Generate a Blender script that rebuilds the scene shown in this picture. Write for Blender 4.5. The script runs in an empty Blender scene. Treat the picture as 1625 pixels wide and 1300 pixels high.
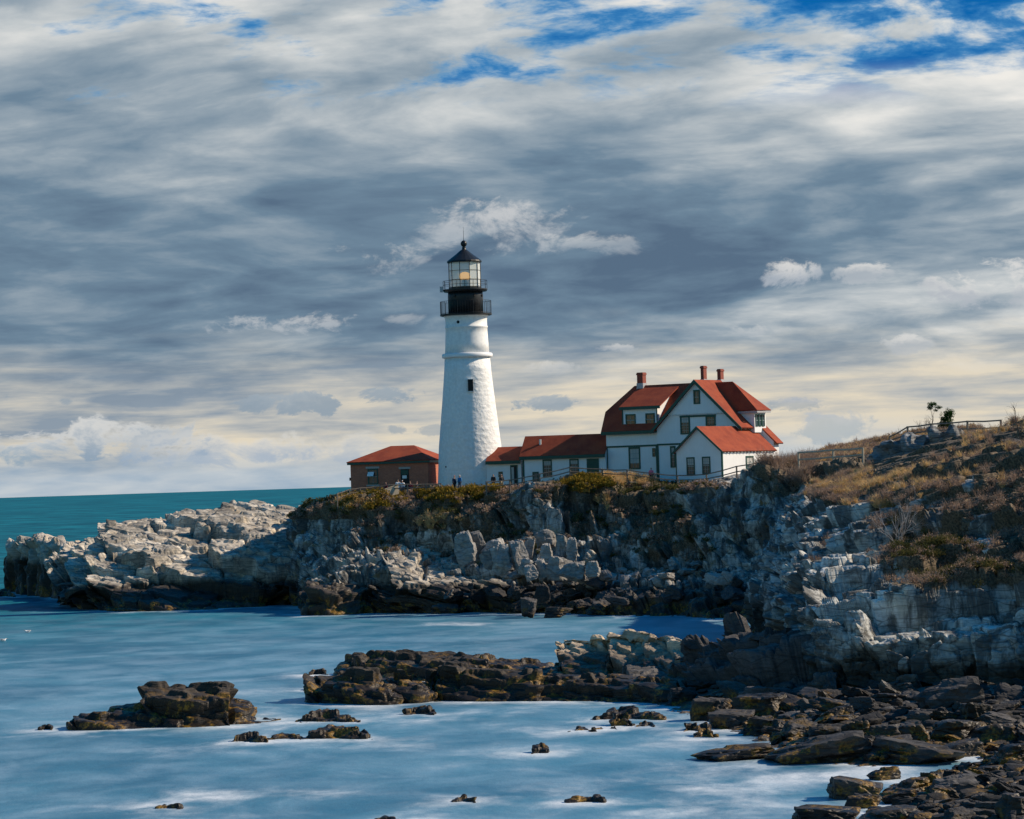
import bpy, bmesh, math, random
import numpy as np
from mathutils import Matrix, Vector
SC = bpy.context.scene
COL = SC.collection
rng = np.random.default_rng(7)
random.seed(7)
rad = math.radians

# ------------------------------------------------------------------ camera
FPX, TH, RO = 5000., rad(1.31), rad(1.8)
CAM = np.array([0, 0, 13.])
cf = np.array([0, math.cos(TH), math.sin(TH)])
r0 = np.array([1., 0, 0]); u0 = np.array([0, -math.sin(TH), math.cos(TH)])
cr = math.cos(RO)*r0 - math.sin(RO)*u0
cu = math.cos(RO)*u0 + math.sin(RO)*r0
cd = bpy.data.cameras.new('camera'); cam = bpy.data.objects.new('camera', cd); COL.objects.link(cam)
cd.sensor_width = 36; cd.lens = FPX/1625*36; cd.clip_start = 1; cd.clip_end = 400000
m = Matrix.Identity(4)
for i, a in enumerate((cr, cu, -cf)):
    for j in range(3): m[j][i] = a[j]
m.translation = Vector(CAM)
cam.matrix_world = m
SC.camera = cam

def ray(px, py): return cf + cr*(px-812.5)/FPX + cu*(650-py)/FPX
def P(px, py, d):
    v = ray(px, py); return CAM + v*d/v[1]
def PZ(px, d, z):
    """point at depth d and height z seen in column px"""
    py = 700.
    for _ in range(6):
        q = P(px, py, d); py -= (z-q[2])*FPX/d
    return P(px, py, d)
def W(px, py, z=0.):
    v = ray(px, py); return CAM + v*(z-CAM[2])/v[2]
def proj(p):
    q = p-CAM; z = q@cf
    return 812.5+FPX*(q@cr)/z, 650-FPX*(q@cu)/z
class Frame:
    def __init__(s, o, phi):
        s.o = np.array(o, float); s.phi = rad(phi); c, t = math.cos(s.phi), math.sin(s.phi)
        s.x = np.array([c, -t, 0]); s.y = np.array([t, c, 0])
    def loc(s, q): q = np.asarray(q)-s.o; return np.array([q@s.x, q@s.y, q[2]])
    def T(s, px, py, y):
        v = ray(px, py); t = (y-(CAM-s.o)@s.y)/(v@s.y); return s.loc(CAM+v*t)
    def TX(s, px, py, x):
        v = ray(px, py); t = (x-(CAM-s.o)@s.x)/(v@s.x); return s.loc(CAM+v*t)

# ------------------------------------------------------------------ node helper
class G:
    def __init__(s, tree): s.t = tree; tree.nodes.clear()
    def n(s, typ, props=None, **ins):
        nd = s.t.nodes.new(typ)
        for k, v in (props or {}).items(): setattr(nd, k, v)
        for k, v in ins.items():
            k = k.replace('_', ' ')
            if k not in nd.inputs.keys() and k.isdigit() is False: raise KeyError(typ+':'+k)
            s.put(nd.inputs[int(k)] if k.isdigit() else nd.inputs[k], v)
        return nd
    def put(s, sock, v):
        if hasattr(v, 'is_output'): s.t.links.new(v, sock)
        elif hasattr(v, 'outputs'): s.t.links.new(v.outputs[0], sock)
        else:
            if sock.type == 'RGBA' and not np.isscalar(v) and len(v) == 3: v = (*v, 1)
            sock.default_value = v
    def math(s, op, a, b=0., c=None, clamp=False):
        nd = s.t.nodes.new('ShaderNodeMath'); nd.operation = op; nd.use_clamp = clamp
        s.put(nd.inputs[0], a); s.put(nd.inputs[1], b)
        if c is not None: s.put(nd.inputs[2], c)
        return nd.outputs[0]
    def vmath(s, op, a, b=(0, 0, 0), sc=None):
        nd = s.t.nodes.new('ShaderNodeVectorMath'); nd.operation = op
        s.put(nd.inputs[0], a); s.put(nd.inputs[1], b)
        if sc is not None: s.put(nd.inputs[3], sc)
        return nd.outputs[0]
    def mix(s, f, a, b, blend='MIX'):
        nd = s.t.nodes.new('ShaderNodeMix'); nd.data_type = 'RGBA'; nd.blend_type = blend
        s.put(nd.inputs[0], f); s.put(nd.inputs[6], a); s.put(nd.inputs[7], b)
        return nd.outputs[2]
    def ramp(s, f, stops, interp='LINEAR'):
        nd = s.t.nodes.new('ShaderNodeValToRGB'); cr_ = nd.color_ramp; cr_.interpolation = interp
        while len(cr_.elements) < len(stops): cr_.elements.new(.5)
        for e, (p, c) in zip(cr_.elements, stops):
            e.position = p; e.color = (c, c, c, 1) if np.isscalar(c) else (*c, 1)
        s.put(nd.inputs[0], f); return nd.outputs[0]
    def step(s, v, a, b):
        nd = s.t.nodes.new('ShaderNodeMapRange'); nd.interpolation_type = 'SMOOTHSTEP'
        s.put(nd.inputs[0], v); nd.inputs[1].default_value = a; nd.inputs[2].default_value = b
        if a > b:
            nd.inputs[1].default_value = b; nd.inputs[2].default_value = a
            nd.inputs[3].default_value = 1; nd.inputs[4].default_value = 0
        return nd.outputs[0]
    def noise(s, vec, scale, detail=4., rough=.55, dist=0., sep=False):
        return s.n('ShaderNodeTexNoise', Vector=vec, Scale=scale, Detail=detail, Roughness=rough, Distortion=dist).outputs[0]
    def mapping(s, vec, scale=(1, 1, 1), rot=(0, 0, 0), loc=(0, 0, 0)):
        return s.n('ShaderNodeMapping', Vector=vec, Scale=scale, Rotation=rot, Location=loc).outputs[0]
def srgb(r, g, b):
    return tuple(((c/255)/12.92 if c/255 < .04045 else ((c/255+.055)/1.055)**2.4) for c in (r, g, b))

# ------------------------------------------------------------------ sun and sky
SUN_AZ, SUN_EL = rad(11.), rad(34)
sdir = Vector((math.cos(SUN_AZ)*math.cos(SUN_EL), math.sin(SUN_AZ)*math.cos(SUN_EL), math.sin(SUN_EL)))
sl = bpy.data.lights.new('sun', 'SUN'); sl.energy = 5.; sl.angle = rad(.5); sl.color = (1, .83, .62)
so = bpy.data.objects.new('sun', sl); COL.objects.link(so); so.rotation_euler = (sdir).to_track_quat('Z', 'Y').to_euler()
so.location = (100, 300, 120)
SKY_STRENGTH = .12; EXPO = .28; VIS = 2**-EXPO
wd = bpy.data.worlds.new('World'); SC.world = wd; wd.use_nodes = True
def build_sky():
    g = G(wd.node_tree)
    tc = g.n('ShaderNodeTexCoord').outputs['Generated']
    sp = g.n('ShaderNodeSeparateXYZ', Vector=tc); X, Y, Z = sp.outputs[0], sp.outputs[1], sp.outputs[2]
    sky = g.n('ShaderNodeTexSky', props=dict(sky_type='NISHITA', sun_disc=False, sun_elevation=SUN_EL, sun_rotation=rad(90)-SUN_AZ, air_density=1.4, dust_density=.3, ozone_density=3.))
    clear = g.n('ShaderNodeHueSaturation', Color=sky.outputs[0], Saturation=1.9, Value=.70).outputs[0]
    # a cloud deck overhead: its plan drawn out by the flat line of sight towards the horizon
    zp = g.math('ADD', g.math('MAXIMUM', Z, 0.), .14)
    deck = g.n('ShaderNodeCombineXYZ', X=g.math('DIVIDE', g.math('ADD', X, g.math('MULTIPLY', Z, -.25)), zp), Y=g.math('DIVIDE', Y, zp), Z=.3).outputs[0]
    wv = g.n('ShaderNodeTexNoise', Vector=deck, Scale=1.6, Detail=3., Roughness=.5).outputs[1]
    deck = g.vmath('ADD', deck, g.vmath('SCALE', g.vmath('SUBTRACT', wv, (.5, .5, .5)), sc=.30))
    dk = g.mapping(deck, (1.3, 1.15, 1), rot=(0, 0, rad(14)))
    def fld(off): return g.math('ADD', g.math('MULTIPLY', g.noise(g.vmath('ADD', dk, off), .85, 4, .5), .66), g.math('MULTIPLY', g.noise(g.vmath('ADD', dk, (off[0]+4, off[1]+7, 2)), 2.6, 8, .58), .34))
    na = fld((0, 0, 0)); nb_ = fld((.09, .05, 0))
    relief = g.math('SUBTRACT', na, nb_)
    n1 = g.noise(dk, 1.1, 4, .5); n2 = g.noise(g.mapping(dk, (1, 1, 1), loc=(3, 1, 2)), 3.2, 6, .58)
    nn = g.math('ADD', na, g.math('MULTIPLY', relief, .8))
    tilt = dk
    # how light the sheet is by height (0 horizon .. .153 top of the photograph)
    bias = g.ramp(g.math('MULTIPLY', Z, 5.0), [(0, .50), (.10, .52), (.20, .47), (.30, .36), (.42, .36), (.52, .43), (.62, .54), (.74, .60), (1, .60)])
    left = g.math('MULTIPLY', g.math('SUBTRACT', X, .01), 1.15)
    t = g.math('ADD', g.math('ADD', g.math('MULTIPLY', g.math('SUBTRACT', nn, .5), 2.3), bias), left)
    c = g.ramp(t, [(0, srgb(86, 108, 131)), (.26, srgb(108, 132, 152)), (.48, srgb(146, 161, 173)), (.70, srgb(190, 196, 199)), (.88, srgb(222, 222, 219)), (1, srgb(236, 233, 227))])
    # cream light low over the sea, then a pale blue rim on the horizon
    ts = g.math('ADD', t, g.math('MULTIPLY', g.math('SUBTRACT', g.noise(g.mapping(tc, (18, 18, 240), rot=(0, rad(2), 0)), 1., 5, .6, .3), .5), 1.1))
    lo = g.ramp(ts, [(.1, srgb(138, 152, 166)), (.45, srgb(186, 186, 182)), (.8, srgb(222, 211, 190))])
    cl = g.step(g.math('ADD', Z, g.math('MULTIPLY', g.math('SUBTRACT', n2, .5), .03)), .052, .026)
    c = g.mix(cl, c, lo)
    rim = g.ramp(t, [(.1, srgb(140, 165, 188)), (.7, srgb(190, 198, 204))])
    rl = g.step(g.math('ADD', Z, g.math('MULTIPLY', g.math('SUBTRACT', n2, .5), .012)), .017, .003)
    c = g.mix(rl, c, rim)
    # breaks of blue in the upper sky, most to the right
    nb = g.noise(g.mapping(tilt, (1, 1, 1), loc=(5, 9.6, 4)), 4.2, 8, .60)
    br = g.math('ADD', g.math('MULTIPLY', g.math('SUBTRACT', nb, .5), 4.4), g.math('MULTIPLY', g.math('SUBTRACT', Z, .1305), 11.))
    br = g.math('ADD', br, g.math('MULTIPLY', g.math('MINIMUM', g.math('SUBTRACT', X, .02), .07), 3.4))
    bm_ = g.math('MULTIPLY', g.step(br, -.08, .55), g.step(Z, .112, .130))
    # single clouds: x, z, rx, rz, kind
    front = g.step(Y, .2, .4)
    cn = g.math('ADD', g.math('MULTIPLY', g.noise(g.mapping(tc, (46, 46, 80)), 1., 8, .66, .3), 1.5), -.25)
    def cloud(c, px, py, rx, ry, top, bot, edge=.55, op=1.):
        d = ray(px, py); d = d/np.linalg.norm(d)
        dx = g.math('MULTIPLY', g.math('SUBTRACT', X, float(d[0])), FPX/rx)
        dz = g.math('MULTIPLY', g.math('SUBTRACT', Z, float(d[2])), FPX/ry)
        q = g.math('ADD', g.math('MULTIPLY', dx, dx), g.math('MULTIPLY', dz, dz))
        q = g.math('ADD', q, g.math('MULTIPLY', g.math('SUBTRACT', cn, .5), 6.5))
        mk = g.math('MULTIPLY', g.math('MULTIPLY', g.step(q, 1.1, 1.1-edge*2), front), op)
        hue = g.step(g.math('ADD', dz, g.math('MULTIPLY', g.math('SUBTRACT', cn, .5), 4.)), -.9, .9)
        return g.mix(mk, c, g.mix(hue, bot, top))
    wht, gry, blu = srgb(236, 232, 226), srgb(176, 183, 190), srgb(138, 155, 170)
    for a in [(800, 362, 140, 40, srgb(230, 226, 222), gry, 1., .85), (600, 412, 70, 22, wht, gry, .8, .6), (930, 385, 90, 18, wht, gry, .8, .5), (1258, 433, 42, 24, wht, srgb(170, 178, 188), .6, .85),
              (1372, 430, 46, 15, wht, gry, .6, .75), (1560, 452, 95, 34, wht, srgb(176, 182, 190), .6, .85), (462, 512, 85, 20, srgb(196, 198, 200), gry, .6, .8), (636, 507, 30, 11, srgb(196, 199, 202), gry, .8, .5),
              (453, 641, 72, 20, srgb(158, 170, 180), blu, .4, .85), (612, 627, 52, 14, srgb(150, 164, 176), blu, .4, .85), (862, 640, 54, 13, srgb(158, 170, 180), blu, .4, .8),
              (102, 637, 13, 8, blu, blu, .5, .7), (8, 630, 14, 9, blu, blu, .5, .7), (628, 682, 16, 8, blu, blu, .5, .6), (690, 683, 26, 8, blu, blu, .5, .5),
              (1310, 675, 60, 22, srgb(170, 182, 196), srgb(152, 170, 184), .5, .6), (1270, 640, 45, 12, srgb(160, 172, 190), blu, .5, .6), (985, 553, 34, 7, wht, gry, .6, .5), (1440, 545, 46, 16, wht, gry, .6, .6),
              (130, 702, 165, 36, srgb(216, 215, 211), srgb(138, 158, 177), .5, .95), (20, 712, 80, 26, srgb(206, 208, 208), srgb(152, 170, 184), .6, .7), (340, 716, 170, 28, srgb(218, 215, 208), srgb(160, 176, 194), .6, .7), (520, 712, 120, 24, srgb(220, 215, 204), srgb(164, 178, 194), .6, .6),
              (880, 585, 60, 12, wht, gry, .7, .4), (1210, 525, 60, 10, wht, gry, .7, .4)]:
        c = cloud(c, *a)
    up = g.vmath('SCALE', c, sc=1.03*VIS/SKY_STRENGTH)
    deep = g.vmath('SCALE', g.mix(g.step(br, .1, .9), srgb(86, 152, 200), srgb(10, 100, 172)), sc=VIS/SKY_STRENGTH)
    up = g.mix(bm_, up, deep)
    # high overhead and behind: clear sky with broken cloud
    hi = g.noise(g.mapping(tc, (2.2, 2.2, 3)), 1., 5, .6, .5)
    him = g.math('MULTIPLY', g.step(hi, .54, .74), .35)
    over = g.mix(him, clear, g.vmath('SCALE', srgb(205, 208, 214), sc=VIS/SKY_STRENGTH))
    f = g.math('MULTIPLY', g.step(Z, .30, .165), g.step(Y, -.3, .35))
    col = g.mix(f, over, up)
    bg = g.n('ShaderNodeBackground', Color=col, Strength=SKY_STRENGTH)
    g.n('ShaderNodeOutputWorld', Surface=bg.outputs[0])
build_sky()
vs = SC.view_settings; vs.view_transform = 'Standard'; vs.look = 'None'; vs.exposure = EXPO; vs.gamma = 1
SC.cycles.use_denoising = True
SC.cycles.max_bounces = 6; SC.cycles.transparent_max_bounces = 8

# ------------------------------------------------------------------ numpy noise
def hsh(i, j, k, s):
    h = (i.astype(np.int64)*73856093 ^ j.astype(np.int64)*19349663 ^ k.astype(np.int64)*83492791 ^ (s*2654435761)) & 0xffffffff
    h = (h ^ (h >> 16))*0x45d9f3b & 0xffffffff
    h = (h ^ (h >> 16))*0x45d9f3b & 0xffffffff
    h = h ^ (h >> 16)
    return h.astype(np.float64)/4294967296.
def vnoise(p, s=0):
    i = np.floor(p); f = p-i; f = f*f*(3-2*f); i = i.astype(np.int64)
    o = 0
    for a in (0, 1):
        for b in (0, 1):
            for c in (0, 1):
                w = (f[:, 0] if a else 1-f[:, 0])*(f[:, 1] if b else 1-f[:, 1])*(f[:, 2] if c else 1-f[:, 2])
                o = o+w*hsh(i[:, 0]+a, i[:, 1]+b, i[:, 2]+c, s)
    return o*2-1
def fbm(p, octv=4, s=0, gain=.5):
    o = 0; a = 1.
    for k in range(octv): o = o+a*vnoise(p*2.03**k+17.3*k, s+k); a *= gain
    return o
def blocks(p, size, seed, jit=.85, rot=None):
    """fractured-rock cells: a constant and a tilt per cell, and how close the joint is"""
    q = p@rot.T if rot is not None else p
    q = q/np.asarray(size)
    i = np.floor(q).astype(np.int64)
    f1 = np.full(len(q), 9.); f2 = np.full(len(q), 9.)
    cid = np.zeros((len(q), 3), np.int64); off = np.zeros_like(q)
    for a in (-1, 0, 1):
        for b in (-1, 0, 1):
            for c in (-1, 0, 1):
                I, J, K = i[:, 0]+a, i[:, 1]+b, i[:, 2]+c
                cc = np.stack([I+.5+jit*(hsh(I, J, K, seed)-.5), J+.5+jit*(hsh(I, J, K, seed+1)-.5), K+.5+jit*(hsh(I, J, K, seed+2)-.5)], 1)
                dv = q-cc; d = np.sqrt((dv**2).sum(1))
                m1 = d < f1
                f2 = np.where(m1, f1, np.minimum(f2, d)); f1 = np.where(m1, d, f1)
                cid[m1] = np.stack([I, J, K], 1)[m1]; off[m1] = dv[m1]
    h = [hsh(cid[:, 0], cid[:, 1], cid[:, 2], seed+10+k)*2-1 for k in range(4)]
    hgt = h[0]+.8*(h[1]*off[:, 0]+h[2]*off[:, 1]+h[3]*off[:, 2])
    return hgt, np.clip((f2-f1)/.16, 0, 1)

# ------------------------------------------------------------------ mesh builders
def mesh_np(name, V, Fc, mat, parent=None, smooth=False, attrs=None):
    V = np.asarray(V, np.float32); Fc = np.asarray(Fc, np.int32)
    me = bpy.data.meshes.new(name); k = Fc.shape[1]
    me.vertices.add(len(V)); me.vertices.foreach_set('co', V.ravel())
    me.loops.add(Fc.size); me.loops.foreach_set('vertex_index', Fc.ravel())
    me.polygons.add(len(Fc)); me.polygons.foreach_set('loop_start', np.arange(0, Fc.size, k, dtype=np.int32))
    try: me.polygons.foreach_set('loop_total', np.full(len(Fc), k, np.int32))
    except Exception: pass
    me.polygons.foreach_set('use_smooth', np.full(len(Fc), smooth))
    for an, av in (attrs or {}).items():
        a = me.attributes.new(an, 'FLOAT', 'POINT'); a.data.foreach_set('value', np.asarray(av, np.float32))
    me.update(calc_edges=True); me.validate()
    me.materials.append(mat)
    o = bpy.data.objects.new(name, me); COL.objects.link(o)
    if parent: o.parent = parent
    return o
class MB:
    def __init__(s): s.v = []; s.f = []
    def add(s, vs_, fs):
        b = len(s.v); s.v += [tuple(map(float, v)) for v in vs_]; s.f += [tuple(b+i for i in f) for f in fs]
    def box(s, x0, x1, y0, y1, z0, z1):
        s.add([(x0, y0, z0), (x1, y0, z0), (x1, y1, z0), (x0, y1, z0), (x0, y0, z1), (x1, y0, z1), (x1, y1, z1), (x0, y1, z1)],
              [(3, 2, 1, 0), (4, 5, 6, 7), (0, 1, 5, 4), (1, 2, 6, 5), (2, 3, 7, 6), (3, 0, 4, 7)]); return s
    def prism(s, poly, a, b):
        """poly of 3-d points (counter-clockwise seen from the +offset end), moved by vectors a and b"""
        n = len(poly); a = np.asarray(a); b = np.asarray(b)
        s.add([np.asarray(p)+a for p in poly]+[np.asarray(p)+b for p in poly],
              [tuple(range(n-1, -1, -1)), tuple(range(n, 2*n))]+[(i, (i+1) % n, n+(i+1) % n, n+i) for i in range(n)]); return s
    def slab(s, poly, t):
        """roof sheet: top polygon, thickened by t below"""
        p = [np.asarray(q, float) for q in poly]
        nrm = np.cross(p[1]-p[0], p[2]-p[0]); nrm /= np.linalg.norm(nrm)
        if nrm[2] < 0: p = p[::-1]; nrm = -nrm
        return s.prism(p, -nrm*t, (0, 0, 0))
    def tube(s, pts, rr, n=6, cap=True):
        pts = [np.asarray(p, float) for p in pts]; rr = rr if hasattr(rr, '__len__') else [rr]*len(pts)
        rings = []
        for i, p in enumerate(pts):
            d = pts[min(i+1, len(pts)-1)]-pts[max(i-1, 0)]; d = d/(np.linalg.norm(d)+1e-9)
            a = np.cross(d, (0, 0, 1.) if abs(d[2]) < .9 else (1., 0, 0)); a /= np.linalg.norm(a); b = np.cross(d, a)
            rings += [p+rr[i]*(math.cos(2*math.pi*k/n)*a+math.sin(2*math.pi*k/n)*b) for k in range(n)]
        fs = [(i*n+k, i*n+(k+1) % n, (i+1)*n+(k+1) % n, (i+1)*n+k) for i in range(len(pts)-1) for k in range(n)]
        if cap: fs += [tuple(range(n-1, -1, -1)), tuple((len(pts)-1)*n+k for k in range(n))]
        s.add(rings, fs); return s
    def lathe(s, prof, n=48, cx=0, cy=0, a0=0., cap=True):
        vs_ = [(cx+r_*math.cos(a0+2*math.pi*k/n), cy+r_*math.sin(a0+2*math.pi*k/n), z) for r_, z in prof for k in range(n)]
        L = len(prof)
        fs = [(i*n+k, i*n+(k+1) % n, (i+1)*n+(k+1) % n, (i+1)*n+k) for i in range(L-1) for k in range(n)]
        if cap: fs += [tuple(range(n-1, -1, -1)), tuple((L-1)*n+k for k in range(n))]
        s.add(vs_, fs); return s
    def build(s, name, mat, parent=None, smooth=False):
        me = bpy.data.meshes.new(name); me.from_pydata(s.v, [], s.f); me.update()
        me.materials.append(mat)
        if smooth: me.polygons.foreach_set('use_smooth', [True]*len(me.polygons))
        o = bpy.data.objects.new(name, me); COL.objects.link(o)
        if parent: o.parent = parent
        return o
def tag(o, label=None, cat=None, group=None, kind=None):
    if label: o['label'] = label
    if cat: o['category'] = cat
    if group: o['group'] = group
    if kind: o['kind'] = kind
    return o
def thing(name, label, cat, loc=(0, 0, 0), rz=0, group=None):
    o = bpy.data.objects.new(name, None); COL.objects.link(o); o.empty_display_size = .1
    o.location = loc; o.rotation_euler = (0, 0, rz); return tag(o, label, cat, group)

# ------------------------------------------------------------------ materials
def new_mat(name):
    m_ = bpy.data.materials.new(name); m_.use_nodes = True; return m_, G(m_.node_tree)
def finish(g, col, rough=.7, bump=None, bstr=.4, bdist=.1, **kw):
    b = g.n('ShaderNodeBsdfPrincipled', Base_Color=col, Roughness=rough, **kw)
    if bump is not None:
        g.put(b.inputs['Normal'], g.n('ShaderNodeBump', Height=bump, Strength=bstr, Distance=bdist).outputs[0])
    g.n('ShaderNodeOutputMaterial', Surface=b.outputs[0]); return b
def flat(name, col, rough=.6, var=.12, scale=3., metallic=0., bump=.15, spec=.3):
    m_, g = new_mat(name)
    pos = g.n('ShaderNodeNewGeometry').outputs['Position']
    n = g.noise(pos, scale, 5, .6)
    n2 = g.noise(g.mapping(pos, (6, 6, .8)), 1., 3)
    v = g.math('ADD', g.math('MULTIPLY', n, .6), g.math('MULTIPLY', n2, .4))
    c = g.mix(g.step(v, .3, .7), tuple(x*(1-var) for x in col), tuple(min(1, x*(1+var)) for x in col))
    finish(g, c, rough, n, bump, .02, Metallic=metallic, Specular_IOR_Level=spec); return m_
def rock_mat(name, lightc, darkc, wet=2.2, weed=1., soil=True, strata=(.25, .25, 3.2), rot=(.1, .25, 0), wetmul=.13, lichen=0., rnd=0., stain=0., lo=.33, hi=.66, joint=.38):
    m_, g = new_mat(name)
    geo = g.n('ShaderNodeNewGeometry'); pos = geo.outputs['Position']
    z = g.n('ShaderNodeSeparateXYZ', Vector=pos).outputs[2]
    big = g.noise(pos, .22, 4, .6); mid = g.noise(pos, 1.3, 6, .68); fine = g.noise(pos, 7., 5, .7)
    lay = g.noise(g.mapping(pos, strata, rot), 1.6, 5, .65, .3)
    v = g.math('ADD', g.math('MULTIPLY', big, .4), g.math('ADD', g.math('MULTIPLY', mid, .25), g.math('MULTIPLY', lay, .35)))
    c = g.mix(g.step(v, lo, hi), darkc, lightc)
    warm = g.step(g.noise(pos, .5, 4, .6), .50, .68)
    c = g.mix(g.math('MULTIPLY', warm, .4), c, tuple(a*b for a, b in zip(lightc, (.95, .78, .55))))
    # joint lines, the shade of open cracks painted in as darker colour
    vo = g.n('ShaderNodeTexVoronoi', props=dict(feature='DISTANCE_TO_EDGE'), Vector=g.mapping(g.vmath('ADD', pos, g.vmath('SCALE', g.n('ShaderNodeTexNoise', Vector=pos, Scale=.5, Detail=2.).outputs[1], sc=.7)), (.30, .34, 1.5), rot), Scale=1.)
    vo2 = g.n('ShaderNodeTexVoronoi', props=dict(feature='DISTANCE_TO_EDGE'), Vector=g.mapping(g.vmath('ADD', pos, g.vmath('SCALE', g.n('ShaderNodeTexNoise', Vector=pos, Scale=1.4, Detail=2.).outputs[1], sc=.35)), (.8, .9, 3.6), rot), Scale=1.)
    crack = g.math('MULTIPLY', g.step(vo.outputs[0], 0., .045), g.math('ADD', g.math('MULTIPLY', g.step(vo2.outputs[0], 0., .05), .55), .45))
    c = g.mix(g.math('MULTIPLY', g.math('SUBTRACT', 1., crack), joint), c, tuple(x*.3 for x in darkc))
    at = g.n('ShaderNodeAttribute', props=dict(attribute_name='tone')).outputs['Fac']; orn = g.n('ShaderNodeObjectInfo').outputs['Random']
    tm = g.math('ADD', g.math('ADD', 1., g.math('MULTIPLY', at, .42)), g.math('MULTIPLY', g.math('SUBTRACT', orn, .5), rnd))
    c = g.vmath('SCALE', c, sc=tm)
    spots = g.step(fine, .60, .75)
    c = g.mix(g.math('MULTIPLY', spots, .22), c, tuple(x*.6 for x in darkc))
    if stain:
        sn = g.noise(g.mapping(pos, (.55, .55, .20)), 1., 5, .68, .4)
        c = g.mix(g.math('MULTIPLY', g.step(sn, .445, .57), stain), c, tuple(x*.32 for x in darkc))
    if lichen:
        lm = g.math('MULTIPLY', g.step(g.noise(pos, .8, 5, .7), .58, .66), lichen)
        c = g.mix(lm, c, (.24, .15, .03))
    # wet, algae-black band near the water and ochre weed just over it
    zn = g.math('ADD', z, g.math('MULTIPLY', g.math('SUBTRACT', g.noise(pos, .35, 4, .6), .5), 2.6))
    wm = g.step(zn, wet+.7, wet-.5)
    c = g.mix(wm, c, g.mix(1., c, (wetmul, wetmul*.86, wetmul*.72), 'MULTIPLY'))
    wd_ = g.math('MULTIPLY', g.step(zn, weed+.5, weed-.2), g.step(g.noise(pos, .9, 4, .65), .50, .60))
    c = g.mix(wd_, c, g.mix(g.step(fine, .4, .6), (.05, .028, .006), (.24, .135, .018)))
    if soil:
        at = g.n('ShaderNodeAttribute', props=dict(attribute_name='veg')).outputs['Fac']
        sm = g.step(g.math('ADD', at, g.math('MULTIPLY', g.math('SUBTRACT', mid, .5), .8)), .35, .6)
        c = g.mix(sm, c, g.mix(g.step(fine, .4, .62), (.06, .048, .034), (.18, .135, .088)))
    hgt = g.math('ADD', g.math('ADD', g.math('MULTIPLY', mid, .6), g.math('MULTIPLY', lay, .7)), g.math('ADD', g.math('MULTIPLY', fine, .16), g.math('MULTIPLY', crack, .35)))
    rough = g.math('SUBTRACT', .88, g.math('MULTIPLY', wm, .38))
    finish(g, c, rough, hgt, .5, .16, Specular_IOR_Level=.3); return m_
M = {}
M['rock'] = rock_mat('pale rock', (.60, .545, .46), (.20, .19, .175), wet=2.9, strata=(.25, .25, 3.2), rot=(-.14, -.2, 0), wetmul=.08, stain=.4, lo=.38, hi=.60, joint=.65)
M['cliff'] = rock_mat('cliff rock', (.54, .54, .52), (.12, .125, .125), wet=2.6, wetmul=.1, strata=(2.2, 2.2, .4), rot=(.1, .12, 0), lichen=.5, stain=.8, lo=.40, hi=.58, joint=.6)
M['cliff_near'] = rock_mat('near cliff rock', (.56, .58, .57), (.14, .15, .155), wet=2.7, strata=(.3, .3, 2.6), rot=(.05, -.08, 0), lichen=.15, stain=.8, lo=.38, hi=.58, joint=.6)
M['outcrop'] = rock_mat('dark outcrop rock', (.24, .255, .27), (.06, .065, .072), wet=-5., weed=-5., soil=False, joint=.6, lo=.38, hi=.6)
M['stack'] = rock_mat('sea stack rock', (.56, .50, .42), (.2, .19, .17), wet=4.4, strata=(.25, .25, 3.2), rot=(-.14, -.2, 0), wetmul=.12, weed=1.6)
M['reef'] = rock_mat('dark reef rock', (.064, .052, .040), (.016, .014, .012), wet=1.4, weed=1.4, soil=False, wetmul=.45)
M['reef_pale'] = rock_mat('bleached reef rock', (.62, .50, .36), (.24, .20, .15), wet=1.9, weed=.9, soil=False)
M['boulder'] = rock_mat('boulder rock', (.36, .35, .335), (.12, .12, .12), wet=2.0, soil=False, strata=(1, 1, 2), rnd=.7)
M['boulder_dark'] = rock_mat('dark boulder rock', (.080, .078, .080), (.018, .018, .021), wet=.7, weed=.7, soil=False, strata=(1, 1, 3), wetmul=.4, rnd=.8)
M['white'] = flat('white paint', (.75, .77, .79), .55, .04, 1.2, bump=.05)
M['green'] = flat('green trim paint', (.012, .07, .055), .45, .15)
M['black'] = flat('black paint', (.012, .014, .017), .4, .2)
M['wood'] = flat('weathered wood', (.17, .14, .115), .8, .3, 6.)
M['wood_pale'] = flat('pale weathered wood', (.42, .36, .28), .8, .15, 6.)
M['lead'] = flat('lead flashing', (.35, .36, .38), .5, .1)
M['stone'] = flat('grey stone', (.36, .34, .32), .8, .12)
M['dark'] = flat('dark opening', (.01, .011, .013), .6, .2)
M['curtain'] = flat('pale blind', (.42, .42, .40), .7, .1)
M['steel'] = flat('galvanised pipe', (.6, .6, .6), .4, .05, metallic=.3)
def roof_mat():
    m_, g = new_mat('red roof shingles')
    tc = g.n('ShaderNodeTexCoord').outputs['Object']
    n = g.noise(tc, .7, 5, .65); f = g.noise(tc, 9., 4, .7)
    sp = g.n('ShaderNodeSeparateXYZ', Vector=tc)
    row = g.math('FRACT', g.math('MULTIPLY', sp.outputs[2], 6.5))
    c = g.mix(g.step(n, .3, .7), (.21, .044, .025), (.32, .074, .035))
    c = g.mix(g.math('MULTIPLY', g.step(f, .45, .7), .5), c, (.24, .035, .022))
    c = g.mix(g.math('MULTIPLY', g.step(row, .16, .04), .45), c, (.14, .022, .014))
    c = g.mix(g.math('MULTIPLY', g.step(g.noise(g.mapping(tc, (2, 2, .5)), 1., 4), .56, .75), .3), c, (.22, .10, .07))
    finish(g, c, .85, g.math('ADD', row, g.math('MULTIPLY', f, .6)), .4, .03, Specular_IOR_Level=.15); return m_
M['roof'] = roof_mat()
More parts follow.
